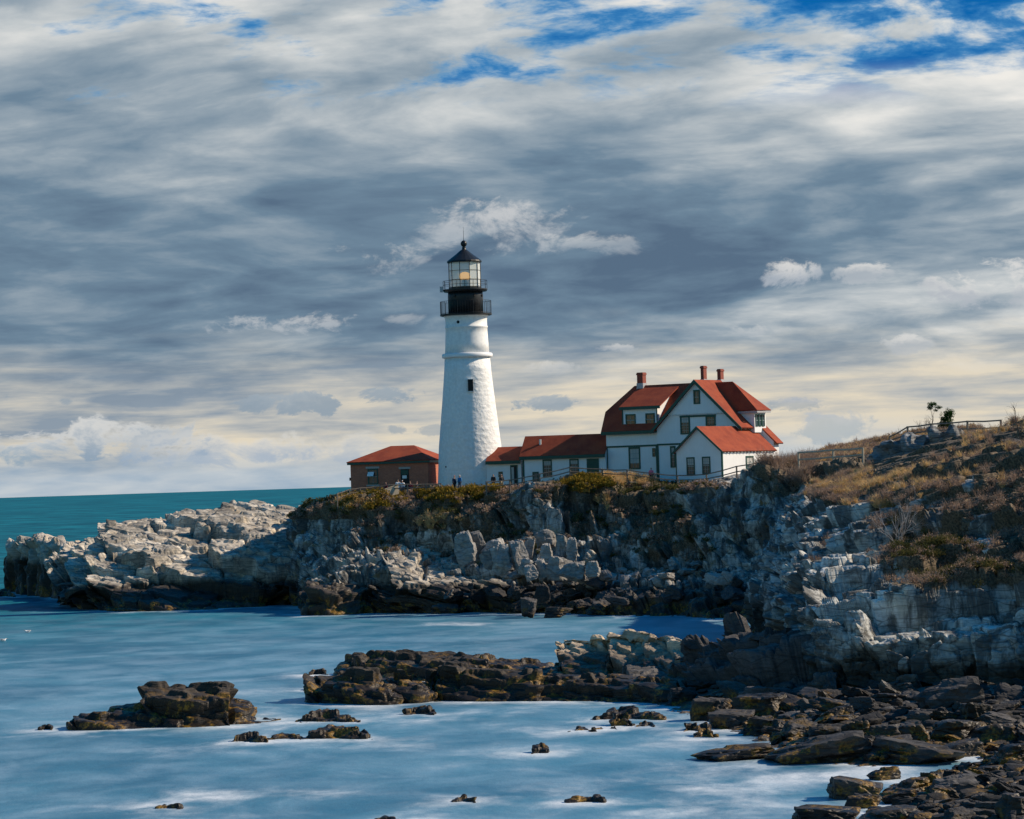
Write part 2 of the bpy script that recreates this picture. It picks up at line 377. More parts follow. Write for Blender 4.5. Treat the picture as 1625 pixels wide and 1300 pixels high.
def brick_mat(nm, a, b, mo, sx):
    m_, g = new_mat(nm)
    tc = g.n('ShaderNodeTexCoord').outputs['Object']
    sp = g.n('ShaderNodeSeparateXYZ', Vector=tc)
    uv = g.n('ShaderNodeCombineXYZ', X=g.math('ADD', sp.outputs[0], sp.outputs[1]), Y=sp.outputs[2]).outputs[0]
    bk = g.n('ShaderNodeTexBrick', Vector=uv, Color1=a, Color2=b, Mortar=mo, Scale=sx, Mortar_Size=.012, Brick_Width=.5, Row_Height=.2)
    n = g.noise(tc, 1.3, 4)
    c = g.mix(g.math('MULTIPLY', g.step(n, .45, .7), .35), bk.outputs[0], tuple(x*.6 for x in a))
    finish(g, c, .85, bk.outputs[1], -.2, .02); return m_
M['brick'] = brick_mat('red brick', (.48, .155, .085), (.37, .11, .065), (.30, .2, .16), 2.2)
M['chimney'] = brick_mat('chimney brick', (.26, .05, .03), (.19, .04, .025), (.14, .08, .06), 3.)
def tower_mat():
    m_, g = new_mat('whitewashed masonry')
    tc = g.n('ShaderNodeTexCoord').outputs['Object']
    z = g.n('ShaderNodeSeparateXYZ', Vector=tc).outputs[2]
    lump = g.n('ShaderNodeTexVoronoi', props=dict(feature='SMOOTH_F1'), Vector=g.mapping(tc, (1.7, 1.7, 2.6)), Scale=1.).outputs[0]
    n = g.noise(tc, 3.2, 5, .6); s_ = g.noise(g.mapping(tc, (2.2, 2.2, .18)), 1., 4)
    lower = g.step(z, 14.6, 14.2)
    c = g.mix(g.step(n, .3, .75), (.70, .71, .71), (.84, .84, .83))
    c = g.mix(g.math('MULTIPLY', g.step(s_, .55, .75), .25), c, (.56, .54, .50))
    hgt = g.math('ADD', g.math('MULTIPLY', g.math('SUBTRACT', 0., lump), g.math('MULTIPLY', lower, 1.)), g.math('MULTIPLY', n, g.math('ADD', g.math('MULTIPLY', lower, .7), .08)))
    finish(g, c, .7, hgt, .6, .12); return m_
M['tower'] = tower_mat()
def glass_mat(name, col, rough=.08):
    m_, g = new_mat(name)
    finish(g, col, rough, Specular_IOR_Level=.4); return m_
M['glass'] = glass_mat('window glass', (.03, .06, .085))
def lantern_glass():
    m_, g = new_mat('lantern glass')
    finish(g, (.72, .77, .76), .18, Alpha=.66); return m_
M['lantern'] = lantern_glass()
def lamp_mat():
    m_, g = new_mat('lit lamp lens')
    e = g.n('ShaderNodeEmission', Color=(1., .52, .08), Strength=1.3); g.n('ShaderNodeOutputMaterial', Surface=e.outputs[0]); return m_
M['lamp'] = lamp_mat()
def leaf_mat(name, cols, trans=.25):
    m_, g = new_mat(name)
    geo = g.n('ShaderNodeNewGeometry')
    k = len(cols)
    big = g.noise(geo.outputs['Position'], .35, 4, .6)
    f = g.math('ADD', g.math('MULTIPLY', geo.outputs['Random Per Island'], .55), g.math('SUBTRACT', g.math('MULTIPLY', big, 1.5), .52), clamp=True)
    c = g.ramp(f, [(i/(k-1), cc) for i, cc in enumerate(cols)])
    d = g.n('ShaderNodeBsdfDiffuse', Color=c); t = g.n('ShaderNodeBsdfTranslucent', Color=c)
    mx = g.n('ShaderNodeMixShader', Fac=trans)
    g.put(mx.inputs[1], d); g.put(mx.inputs[2], t)
    g.n('ShaderNodeOutputMaterial', Surface=mx.outputs[0]); return m_
M['grass'] = leaf_mat('dry golden grass', [(.26, .17, .09), (.50, .33, .15), (.66, .46, .22), (.56, .40, .23)])
M['scrub'] = leaf_mat('brown scrub', [(.11, .083, .064), (.25, .18, .14), (.38, .27, .21), (.30, .23, .13)])
M['heath'] = leaf_mat('dark green heath', [(.035, .045, .018), (.085, .085, .032), (.16, .13, .05)])
M['bayberry'] = leaf_mat('yellow green bayberry', [(.05, .05, .015), (.15, .115, .02), (.27, .17, .03), (.08, .08, .02)])
M['needles'] = leaf_mat('evergreen needles', [(.012, .03, .012), (.03, .075, .02), (.06, .11, .03)])
M['twig'] = flat('grey brown twig', (.11, .085, .07), .8, .3)
M['bleached'] = flat('bleached bark', (.42, .38, .36), .8, .2)
M['skin'] = flat('skin', (.45, .26, .19), .6, .05)
for nm, c_ in dict(navy=(.015, .025, .06), blue=(.02, .17, .42), red=(.45, .03, .03), pink=(.70, .16, .24), pale=(.70, .70, .72), maroon=(.12, .012, .03), charcoal=(.02, .022, .026), denim=(.06, .10, .17), tan=(.40, .32, .22), hair=(.03, .018, .012)).items():
    M['cloth_'+nm] = flat(nm+' cloth', c_, .8, .1, 8.)
def water_mat():
    m_, g = new_mat('sea water')
    pos = g.n('ShaderNodeNewGeometry').outputs['Position']
    y = g.n('ShaderNodeSeparateXYZ', Vector=pos).outputs[1]
    x = g.n('ShaderNodeSeparateXYZ', Vector=pos).outputs[0]
    at = g.n('ShaderNodeAttribute', props=dict(attribute_name='foam')).outputs['Fac']
    n1 = g.noise(g.mapping(pos, (.05, .035, 1), rot=(0, 0, .15)), 1., 5, .6, .8)
    n2 = g.noise(g.mapping(pos, (.24, .15, 1), rot=(0, 0, .2)), 1., 4, .55, .5)
    n3 = g.noise(g.mapping(pos, (1.0, .55, 1)), 1., 4, .6, .4)
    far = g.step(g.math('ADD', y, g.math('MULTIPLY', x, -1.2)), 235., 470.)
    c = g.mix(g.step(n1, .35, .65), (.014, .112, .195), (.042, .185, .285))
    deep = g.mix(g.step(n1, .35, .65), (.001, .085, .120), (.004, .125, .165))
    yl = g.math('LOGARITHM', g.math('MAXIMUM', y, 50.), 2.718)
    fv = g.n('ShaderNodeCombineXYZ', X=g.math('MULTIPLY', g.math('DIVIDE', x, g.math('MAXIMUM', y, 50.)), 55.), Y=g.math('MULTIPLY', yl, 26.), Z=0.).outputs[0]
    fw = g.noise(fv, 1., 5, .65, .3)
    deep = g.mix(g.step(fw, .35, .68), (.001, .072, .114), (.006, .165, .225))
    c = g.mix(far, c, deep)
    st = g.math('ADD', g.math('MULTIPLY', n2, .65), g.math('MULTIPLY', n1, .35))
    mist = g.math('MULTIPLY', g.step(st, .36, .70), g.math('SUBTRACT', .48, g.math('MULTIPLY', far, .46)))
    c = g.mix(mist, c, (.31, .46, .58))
    fm = g.math('ADD', at, g.math('MULTIPLY', g.math('SUBTRACT', g.math('ADD', g.math('MULTIPLY', n2, .7), g.math('MULTIPLY', n3, .3)), .5), 1.8))
    fo = g.math('MULTIPLY', g.step(fm, .22, 1.15), g.step(at, .02, .25))
    c = g.mix(fo, c, (.76, .80, .84))
    caps = g.math('MULTIPLY', g.step(g.noise(g.mapping(pos, (.09, .03, 1)), 1., 5, .7), .70, .76), g.math('MULTIPLY', far, .4))
    c = g.mix(caps, c, (.4, .5, .55))
    b1 = g.noise(g.mapping(pos, (.55, .32, 1)), 1., 6, .68); b2 = g.noise(g.mapping(pos, (.03, .016, 1)), 1., 4, .6)
    hgt = g.math('ADD', g.math('MULTIPLY', b1, .25), g.math('MULTIPLY', b2, 1.2))
    nrm = g.n('ShaderNodeBump', Height=hgt, Strength=.5, Distance=1.).outputs[0]
    d = g.n('ShaderNodeBsdfDiffuse', Color=c, Normal=nrm); s_ = g.n('ShaderNodeBsdfGlossy', Color=(1, 1, 1, 1), Roughness=.3, Normal=nrm)
    k = g.math('MULTIPLY', g.math('SUBTRACT', .24, g.math('MULTIPLY', far, .18)), g.math('SUBTRACT', 1., g.math('MULTIPLY', fo, .7)))
    mx = g.n('ShaderNodeMixShader', Fac=k); g.put(mx.inputs[1], d); g.put(mx.inputs[2], s_)
    g.n('ShaderNodeOutputMaterial', Surface=mx.outputs[0]); return m_
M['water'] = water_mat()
M['shingle'] = rock_mat('shingle beach', (.20, .19, .185), (.04, .04, .04), wet=.9, weed=.4, soil=False, strata=(3, 3, 3), wetmul=.45)

# ------------------------------------------------------------------ terrain sheets
SHORE = []          # waterline points that churn the sea white
GRID = {}           # name -> (positions, normals, veg weights) for planting
def pt(q):
    if len(q) == 4: return PZ(q[0], q[2], q[3])
    return P(*q)
def resample(A, n, axis):
    A = np.moveaxis(A, axis, 0); K = A.shape[0]
    out = []
    for k in range(K-1):
        for j in range(n[k]):
            t = j/n[k]; out.append(A[k]*(1-t)+A[k+1]*t)
    out.append(A[-1]); return np.moveaxis(np.array(out), 0, axis)
def blur(A, it):
    for _ in range(it):
        for ax in (0, 1):
            B = np.concatenate([np.take(A, [0], ax), A, np.take(A, [-1], ax)], ax)
            n = A.shape[ax]
            A2 = (np.take(B, range(0, n), ax)+2*np.take(B, range(1, n+1), ax)+np.take(B, range(2, n+2), ax))/4
            e = np.take(A2, [0], ax)*0
            A = A2
    return A
def grid_normals(A):
    du = np.gradient(A, axis=0); dv = np.gradient(A, axis=1)
    n = np.cross(du, dv); n /= np.linalg.norm(n, axis=2, keepdims=True)+1e-9
    return n
def facets(p, n, size, seed, R, jit=.75, tilt=.28):
    """snap the skin of each joint-bounded block to one of the rock's own plane directions"""
    q = (p@R.T)/np.asarray(size)
    i = np.floor(q).astype(np.int64)
    f1 = np.full(len(q), 9.); f2 = np.full(len(q), 9.)
    cid = np.zeros((len(q), 3), np.int64); off = np.zeros_like(q)
    lo = np.where(q-i < .5, -1, 0)
    for a in (0, 1):
        for b in (0, 1):
            for c in (0, 1):
                I, J, K = i[:, 0]+lo[:, 0]+a, i[:, 1]+lo[:, 1]+b, i[:, 2]+lo[:, 2]+c
                cc = np.stack([I+.5+jit*(hsh(I, J, K, seed)-.5), J+.5+jit*(hsh(I, J, K, seed+1)-.5), K+.5+jit*(hsh(I, J, K, seed+2)-.5)], 1)
                dv = q-cc; d = np.sqrt((dv**2).sum(1))
                m1 = d < f1
                f2 = np.where(m1, f1, np.minimum(f2, d)); f1 = np.where(m1, d, f1)
                cid[m1] = np.stack([I, J, K], 1)[m1]; off[m1] = dv[m1]
    hh = [hsh(cid[:, 0], cid[:, 1], cid[:, 2], seed+10+k)*2-1 for k in range(6)]
    nl = n@R.T                                   # normal in joint axes
    sc = np.abs(nl)+.22*np.stack(hh[:3], 1)
    ax = sc.argmax(1); m_ = np.zeros_like(nl); ar = np.arange(len(nl))
    m_[ar, ax] = np.sign(nl[ar, ax])
    m_ = m_+tilt*np.stack(hh[3:], 1); m_ /= np.linalg.norm(m_, axis=1, keepdims=True)
    dw = off*np.asarray(size)                    # metres, joint axes
    h = -(m_*dw).sum(1)/np.maximum((m_*nl).sum(1), .45)
    lim = .36*np.median(size)
    return np.clip(h, -lim, lim), np.clip((f2-f1)/.10, 0, 1), m_@R, hh[5]
def disp(p, n, amp, levels, seed, fb=(.9, .25)):
    """block by block displacement of points p along n"""
    nn = n; tone = 0
    for k, (size, a, rot, crk, *tl) in enumerate(levels):
        R = np.array(Matrix.Rotation(rot[0], 3, 'X') @ Matrix.Rotation(rot[1], 3, 'Y') @ Matrix.Rotation(rot[2], 3, 'Z'))
        s0 = min(size)
        pw = p+.10*s0*np.stack([fbm(p/s0*.5+5*k, 2, seed+40), fbm(p/s0*.5+9*k, 2, seed+41), fbm(p/s0*.5+13*k, 2, seed+42)], 1)
        h, ed, m_, tn = facets(pw, nn, size, seed+7*k, R, .6 if tl else .75, tl[0] if tl else .28)
        p = p+n*((a*h-crk*(1-ed))*amp)[:, None]
        tone = tone+(.55, .35, .2)[k]*tn
        nn = nn*.3+m_*.7; nn /= np.linalg.norm(nn, axis=1, keepdims=True)
    return p+n*(fb[1]*fbm(p*fb[0], 4, seed+60, .5)*amp)[:, None], tone
def sheet(name, secs, res, levels, seed, mat, rowamp, label=None, cat=None, veg=None, nblur=4, fb=(1.3, .05), up=.15, kind='structure', wave=(0, 1), relax=1., ends=0.):
    A = np.array([[pt(q) for q in s_] for s_ in secs])
    nr = [max(1, int(math.ceil(np.linalg.norm(A[:, k+1]-A[:, k], axis=1).mean()/(res*(1 if rowamp[k] > .35 or rowamp[k+1] > .35 else 3))))) for k in range(A.shape[1]-1)]
    ns = [max(1, int(math.ceil(np.median(np.linalg.norm(A[k+1]-A[k], axis=1))/res))) for k in range(A.shape[0]-1)]
    B = resample(resample(A, nr, 1), ns, 0)
    ra = resample(np.array(rowamp, float)[:, None], nr, 0)[:, 0]
    B = blur(B, nblur)
    N = grid_normals(B)
    flip = 1 if ((CAM-B)*N).sum(2).mean() > 0 else -1
    N = N*flip
    nd = N+np.array([0, 0, up]); nd /= np.linalg.norm(nd, axis=2, keepdims=True)
    a = np.broadcast_to(ra[None, :], B.shape[:2]).ravel()
    if ends:
        e = np.arange(B.shape[0]); a = (a.reshape(B.shape[:2])*np.clip(np.minimum(e, e[::-1])/(ends*len(e)), 0, 1)[:, None]).ravel()
    p = B.reshape(-1, 3)
    if wave[0]: p = p+nd.reshape(-1, 3)*(wave[0]*fbm(p/wave[1], 3, seed+90)*np.clip(a*2, 0, 1))[:, None]
    V, tone = disp(p, nd.reshape(-1, 3), a, levels, seed, fb)
    I, J = B.shape[:2]
    if relax: V = ((1-relax)*V.reshape(B.shape)+relax*blur(V.reshape(B.shape), 1)).reshape(-1, 3)
    px, py = proj(V)
    V3 = V.reshape(I, J, 3); N2 = grid_normals(blur(V3, 2))*flip
    w = veg(px, py, V, N2.reshape(-1, 3)) if veg else np.zeros(len(V))
    idx = np.arange(I*J).reshape(I, J)
    q = np.stack([idx[:-1, :-1], idx[1:, :-1], idx[1:, 1:], idx[:-1, 1:]], -1).reshape(-1, 4)
    if flip < 0: q = q[:, ::-1]
    o = mesh_np(name, V, q, mat, attrs={'veg': w, 'tone': tone})
    tag(o, label, cat, kind=kind)
    GRID[o.name] = (V, N2.reshape(-1, 3), w, px, py)
    # waterline points
    s_ = np.sign(V3[..., 2]); c = np.argwhere((s_[:, :-1] < 0) & (s_[:, 1:] >= 0))
    for i, j in c[::max(1, len(c)//160)]: SHORE.append((V3[i, j, 0], V3[i, j, 1]))
    return o
def zone_fn(zs, noise_s=.5, seed=3, steep=.0):
    def f(px, py, V, N):
        w = np.zeros(len(px))
        nz = fbm(V*noise_s, 4, seed)*.5
        for cx, cy, rx, ry, s_ in zs:
            d = np.sqrt(((px-cx)/rx)**2+((py-cy)/ry)**2)
            w = np.maximum(w, s_*np.clip((1.25-d)/.5, 0, 1))
        return np.clip(w+np.where(w > .02, nz*.6, 0)+steep*(np.clip(N[:, 2], 0, 1)-.5)*(w > .02), 0, 1)
    return f

# headland with the lighthouse on it
ZG = 12.6
def sec(px, wl, d0, pts, d1, zb=ZG):
    """waterline pixel row, depth there, rows going up, then the ground behind"""
    w = W(px, wl)
    return [(px, None, w[1]+1, -1.2), (px, None, w[1], 0.05)]+pts+[(px, None, d1, zb), (px, None, d1+30, zb-.6), (px, None, 440, -1.)]
HEAD = [
    [(462, None, 352, -1.2), (462, None, 352.5, .05), (462, 900, 354), (462, 880, 356), (463, 850, 359), (464, 826, 362), (466, 819, 366), (470, None, 390, 7.), (474, None, 410, 6.5), (478, None, 430, -1.)],
    sec(496, 972, 0, [(496, 930, 334), (496, 888, 342), (494, 850, 349), (493, 806, 352), (494, 800, 356)], 385, 9.),
    sec(528, 973, 0, [(528, 925, 329), (528, 885, 337), (528, 840, 343), (527, 806, 346), (530, 799, 350)], 385, 11.6),
    sec(575, 973, 0, [(575, 925, 327), (575, 880, 334), (575, 838, 339), (575, 800, 342), (575, 789, 347)], 390, 12.1),
    sec(640, 972, 0, [(640, 920, 326), (640, 880, 332), (640, 832, 337), (640, 795, 340), (640, 783, 345)], 390),
    sec(700, 972, 0, [(700, 920, 326), (700, 885, 331), (700, 835, 335), (700, 793, 338), (700, 778, 343)], 390),
    sec(770, 971, 0, [(770, 915, 322), (770, 880, 327), (770, 832, 331), (770, 797, 335), (770, 779, 340)], 390),
    sec(822, 972, 0, [(822, 920, 319), (822, 890, 324), (822, 838, 328), (822, 792, 331), (822, 777, 336)], 390),
    sec(840, 972, 0, [(840, 920, 318), (840, 890, 323), (840, 832, 327), (840, 776, 329), (840, 773, 334)], 390),
    sec(885, 974, 0, [(885, 918, 316), (885, 902, 321), (885, 838, 325.5), (885, 774, 328), (885, 764, 333)], 390, 12.7),
    sec(912, 975, 0, [(912, 918, 314), (912, 903, 320), (912, 840, 325), (912, 768, 330), (912, 757, 335)], 390, 12.9),
    sec(956, 976, 0, [(956, 930, 309), (956, 908, 317), (956, 838, 323), (956, 778, 329), (956, 757, 335)], 390, 13),
    sec(1000, 977, 0, [(1000, 930, 307), (1000, 910, 315.5), (1000, 850, 321), (1000, 786, 328), (1000, 762, 333)], 390, 13),
    sec(1050, 979, 0, [(1050, 930, 304), (1050, 916, 313.5), (1050, 850, 318), (1050, 788, 325), (1050, 771, 331)], 390, 13),
    sec(1092, 980, 0, [(1092, 930, 301), (1092, 912, 310), (1092, 850, 315), (1092, 782, 322), (1092, 771, 329)], 390, 13),
    sec(1150, 983, 0, [(1150, 930, 297), (1150, 905, 306), (1150, 845, 310), (1150, 768, 316), (1150, 763, 324)], 390, 13.2),
    sec(1205, 986, 0, [(1205, 930, 291), (1205, 895, 300), (1205, 845, 305), (1205, 762, 312), (1205, 756, 321)], 390, 13.4),
    sec(1252, 990, 0, [(1252, 935, 285), (1252, 890, 294), (1252, 840, 299), (1252, 756, 308), (1252, 746, 319)], 390, 14),
    sec(1310, 1000, 0, [(1310, 935, 275), (1310, 890, 285), (1310, 830, 292), (1310, 752, 302), (1310, 737, 316)], 352, 15.3),
    sec(1375, 1010, 0, [(1375, 935, 265), (1375, 890, 275), (1375, 820, 285), (1375, 745, 297), (1375, 727, 313)], 348, 16.1),
    sec(1460, 1020, 0, [(1460, 935, 258), (1460, 890, 268), (1460, 810, 278), (1460, 735, 290), (1460, 712, 308)], 345, 17.0),
    sec(1560, 1030, 0, [(1560, 935, 250), (1560, 890, 262), (1560, 800, 274), (1560, 730, 288), (1560, 702, 305)], 345, 17.2),
]
HEAD_VEG = [(590, 795, 75, 24, .95), (700, 800, 115, 40, .95), (640, 842, 75, 40, .5), (770, 825, 75, 42, .85), (700, 868, 95, 22, .55), (860, 805, 60, 36, .35),
            (930, 778, 75, 24, 1.), (945, 820, 60, 38, .55), (1010, 795, 60, 30, 1.), (1050, 840, 55, 60, .75), (1090, 880, 45, 40, .55), (1000, 870, 50, 40, .35),
            (1170, 850, 45, 40, .4), (1250, 745, 60, 28, 1.), (1225, 775, 40, 14, .7), (840, 868, 60, 14, .5), (1350, 720, 130, 45, 1.), (1080, 775, 70, 10, .9)]
hv = zone_fn(HEAD_VEG, .45, 5, .5)
COLS = [((2.3, 2.2, 6.0), 1., (.06, .08, .3), .7, .16), ((.95, .95, 2.8), .95, (.04, -.06, .1), .4, .2), ((.45, .45, .9), .5, (0, .1, .4), .06, .25)]
BEDS = [((7.5, 5.5, 2.0), 1., (-.17, -.20, .30), .55, .15), ((3.0, 2.4, .75), .9, (-.16, -.20, .25), .26, .16), ((1.1, 1.0, .34), .6, (-.14, -.2, .25), .05, .2)]
def head_veg(px, py, V, N):
    w = hv(px, py, V, N)
    return np.where((V[:, 1] > 334+np.clip((1080-px)*.01, -12, 6)) & (V[:, 2] > 9.5), 1., w)
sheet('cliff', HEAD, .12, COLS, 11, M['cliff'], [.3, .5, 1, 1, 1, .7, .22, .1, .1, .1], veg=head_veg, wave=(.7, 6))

# ledges running out to the left of the headland
def lsec(px, pts, db, zb=-1.2, zm=None):
    w = W(px, pts[0]); last = pts[-1]
    return [(px, None, w[1]+.5, -1.2), (px, None, w[1], .05)]+[(px, a, b) for a, b in pts[1:]]+[(px, None, (last[1]+db)/2, (P(px, *last)[2]*.6 if zm is None else zm)), (px, None, db, zb)]
LEDGE = [
    lsec(92, [956, (946, 366), (930, 372), (924, 377), (920, 382)], 395),
    lsec(110, [960, (940, 361), (912, 368), (895, 374), (888, 380)], 398),
    lsec(145, [968, (935, 356), (893, 363), (868, 371), (858, 379)], 400),
    lsec(178, [970, (932, 355), (880, 361), (845, 370), (829, 380)], 405),
    lsec(240, [970, (935, 355), (890, 360), (846, 370), (820, 384)], 408),
    lsec(262, [970, (935, 355), (885, 360), (842, 371), (810, 387)], 410),
    lsec(330, [968, (930, 354), (882, 359), (844, 370), (806, 388)], 412),
    lsec(352, [967, (930, 354), (880, 358), (842, 370), (800, 389)], 412),
    lsec(400, [965, (930, 353), (880, 358), (842, 370), (799, 389)], 412),
    lsec(470, [958, (925, 352), (882, 358), (846, 368), (808, 384)], 410),
    lsec(500, [962, (930, 343), (890, 350), (862, 358), (825, 374)], 400),
    lsec(545, [972, (938, 331), (902, 338), (872, 346), (842, 360)], 380),
    lsec(590, [972, (940, 325), (908, 331), (885, 337), (865, 346)], 362),
    lsec(632, [973, (945, 320), (900, 325), (884, 330), (876, 338)], 352),
    lsec(690, [973, (945, 318), (912, 323), (897, 328), (888, 334)], 346),
    lsec(740, [972, (950, 317), (925, 320), (912, 325), (900, 332)], 342),
    lsec(800, [973, (958, 315), (938, 317.5), (926, 321), (915, 328)], 338),
    lsec(850, [974, (965, 313), (955, 315), (948, 318), (940, 322)], 330),
]
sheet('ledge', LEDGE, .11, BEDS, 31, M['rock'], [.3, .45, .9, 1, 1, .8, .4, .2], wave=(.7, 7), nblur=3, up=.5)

# the near cliff on the right
NEAR = [
    [(1300, 800, 300), (1300, 790, 300), (1300, 780, 300), (1300, 776, 300), (1302, 772, 300), (1304, 768, 302), (1308, 764, 306), (1315, None, 330, 11)],
    [(1218, 1002, 258), (1210, 990, 258), (1206, 958, 258.5), (1222, 915, 260), (1240, 868, 261.5), (1262, 822, 264), (1287, 793, 270), (1310, None, 310, 11.5)],
    [(1238, 1040, 226), (1230, 1000, 227), (1226, 960, 228), (1238, 915, 231), (1252, 868, 233), (1270, 826, 237), (1296, 796, 243), (1330, None, 285, 12.)],
    [(1275, 1078, 183), (1272, 1040, 184), (1270, 985, 186), (1278, 930, 194), (1292, 880, 207), (1310, 834, 216), (1332, 796, 226), (1365, None, 272, 12.8)],
    [(1308, 1085, 172), (1305, 1040, 173), (1300, 985, 175), (1310, 928, 183), (1325, 885, 200), (1342, 838, 208), (1362, 796, 218), (1392, None, 268, 13.4)],
    [(1370, 1088, 170), (1370, 1040, 171), (1368, 985, 173), (1366, 932, 178), (1374, 880, 192), (1390, 835, 201), (1410, 790, 210), (1432, None, 262, 14)],
    [(1440, 1090, 168), (1440, 1040, 169), (1440, 985, 171), (1440, 940, 175), (1440, 890, 187), (1448, 835, 196), (1462, 765, 206), (1470, None, 258, 14.7)],
    [(1500, 1090, 167), (1500, 1040, 168), (1500, 985, 170), (1500, 945, 174), (1500, 890, 184), (1504, 830, 192), (1512, 748, 203), (1520, None, 252, 15.2)],
    [(1560, 1090, 166), (1560, 1040, 167), (1560, 985, 169), (1560, 940, 173), (1560, 890, 181), (1562, 825, 188), (1566, 735, 200), (1570, None, 246, 15.6)],
    [(1630, 1092, 164), (1630, 1040, 165), (1630, 985, 167), (1630, 935, 171), (1630, 880, 178), (1630, 815, 184), (1630, 722, 198), (1630, None, 240, 16.6)],
    [(1740, 1100, 158), (1740, 1040, 159), (1740, 985, 161), (1740, 930, 165), (1740, 870, 170), (1740, 800, 177), (1740, 705, 190), (1740, None, 232, 17.5)],
    [(1900, 1110, 148), (1900, 1040, 149), (1900, 985, 151), (1900, 920, 155), (1900, 860, 160), (1900, 790, 166), (1900, 690, 178), (1900, None, 222, 18.0)],
]
for s_ in NEAR: s_.append((s_[-1][0], None, s_[-1][2]+22, s_[-1][3]-.6 if s_[-1][0] < 1500 else s_[-1][3]-.2))
NEAR_VEG = [(1540, 830, 110, 75, .95), (1470, 860, 70, 75, .9), (1600, 880, 90, 55, .95), (1500, 910, 60, 30, .8), (1440, 895, 50, 35, .7), (1330, 775, 52, 26, 1.), (1420, 770, 70, 30, 1.), (1500, 740, 110, 60, 1.), (1600, 700, 120, 60, 1.),
            (1620, 790, 90, 90, .9), (1390, 850, 22, 60, .35), (1310, 870, 30, 30, .2), (1700, 760, 150, 170, 1.), (1850, 740, 150, 170, 1.)]
nv = zone_fn(NEAR_VEG, .55, 8, .3)
def near_veg(px, py, V, N):
    w = nv(px, py, V, N)
    w = np.where((V[:, 1] > 222) & (V[:, 2] > 11.5), 1., w)
    for cx, cy, rx, ry in [(1478, 826, 12, 26), (1538, 767, 10, 12), (1558, 850, 24, 34), (1490, 803, 8, 14)]:        # bare rock faces in the slope
        d = ((px-cx)/rx)**2+((py-cy)/ry)**2
        d = d+.9*fbm(V*.9, 3, 55)
        w = np.where(d < .9, np.minimum(w, .1), w)
    return w
SLABS = [((3.4, 2.8, 2.3), 1., (.04, .10, .35), .6, .2), ((1.6, 1.3, .7), .85, (.03, .08, .15), .32, .18), ((.55, .55, .28), .36, (0, .05, .4), .03, .22)]
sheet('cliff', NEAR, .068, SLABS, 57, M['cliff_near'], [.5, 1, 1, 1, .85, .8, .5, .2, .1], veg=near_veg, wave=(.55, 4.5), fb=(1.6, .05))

# shingle and boulder shore below it
def in_poly(x, y, poly):
    c = np.zeros(len(x), bool); n = len(poly)
    for i in range(n):
        (x1, y1), (x2, y2) = poly[i], poly[i-1]
        k = ((y1 > y) != (y2 > y)) & (x < (x2-x1)*(y-y1)/(y2-y1+1e-9)+x1); c ^= k
    return c
SHP = [(1010, 1108), (1100, 1128), (1150, 1150), (1190, 1160), (1250, 1190), (1290, 1206), (1380, 1214), (1470, 1208), (1520, 1196), (1572, 1196), (1560, 1222), (1500, 1228), (1440, 1250), (1405, 1282), (1370, 1320), (1350, 1420), (1900, 1420)]
shw = np.array([W(*q)[:2] for q in SHP])
bx = np.arange(4, 75, .22); by = np.arange(86, 212, .22)
BXg, BYg = np.meshgrid(bx, by, indexing='ij'); bq = np.stack([BXg.ravel(), BYg.ravel()], 1)
def shore_dist(q):
    dm = np.full(len(q), 1e9)
    for a, b in zip(shw[:-1], shw[1:]):
        ab = b-a; t = np.clip(((q-a)@ab)/(ab@ab), 0, 1); dm = np.minimum(dm, np.linalg.norm(q-(a+t[:, None]*ab), axis=1))
    land = in_poly(q[:, 0], q[:, 1], [tuple(s_) for s_ in shw]+[(200., 90.), (200., 240.), (20., 240.), (float(shw[0][0])-1, 215.)])
    return np.where(land, dm, -dm)
def beach_z(q):
    sd = shore_dist(q)
    z = np.where(sd > 0, .05+1.9*(1-np.exp(-sd/9.)), sd*.12)
    p3 = np.concatenate([q, q[:, :1]*0], 1)
    return np.maximum(z+.16*fbm(p3*.45, 4, 77)*np.clip(sd/2+1, .3, 1), -1.6), sd
bz, bsd = beach_z(bq)
bV = np.concatenate([bq, bz[:, None]], 1)
bh, _ = blocks(bV, (.5, .5, .5), 91); bV[:, 2] += .07*bh+.05*fbm(bV*3, 3, 5)
bi = np.arange(len(bV)).reshape(BXg.shape)
bf = np.stack([bi[:-1, :-1], bi[1:, :-1], bi[1:, 1:], bi[:-1, 1:]], -1).reshape(-1, 4)
keep = bV[bf, 2].max(1) > -1.2
tag(mesh_np('beach', bV, bf[keep], M['shingle']), kind='structure')
for a, b in zip(shw[:-1], shw[1:]):
    for t in np.linspace(0, 1, 6): SHORE.append(tuple(a+(b-a)*t))

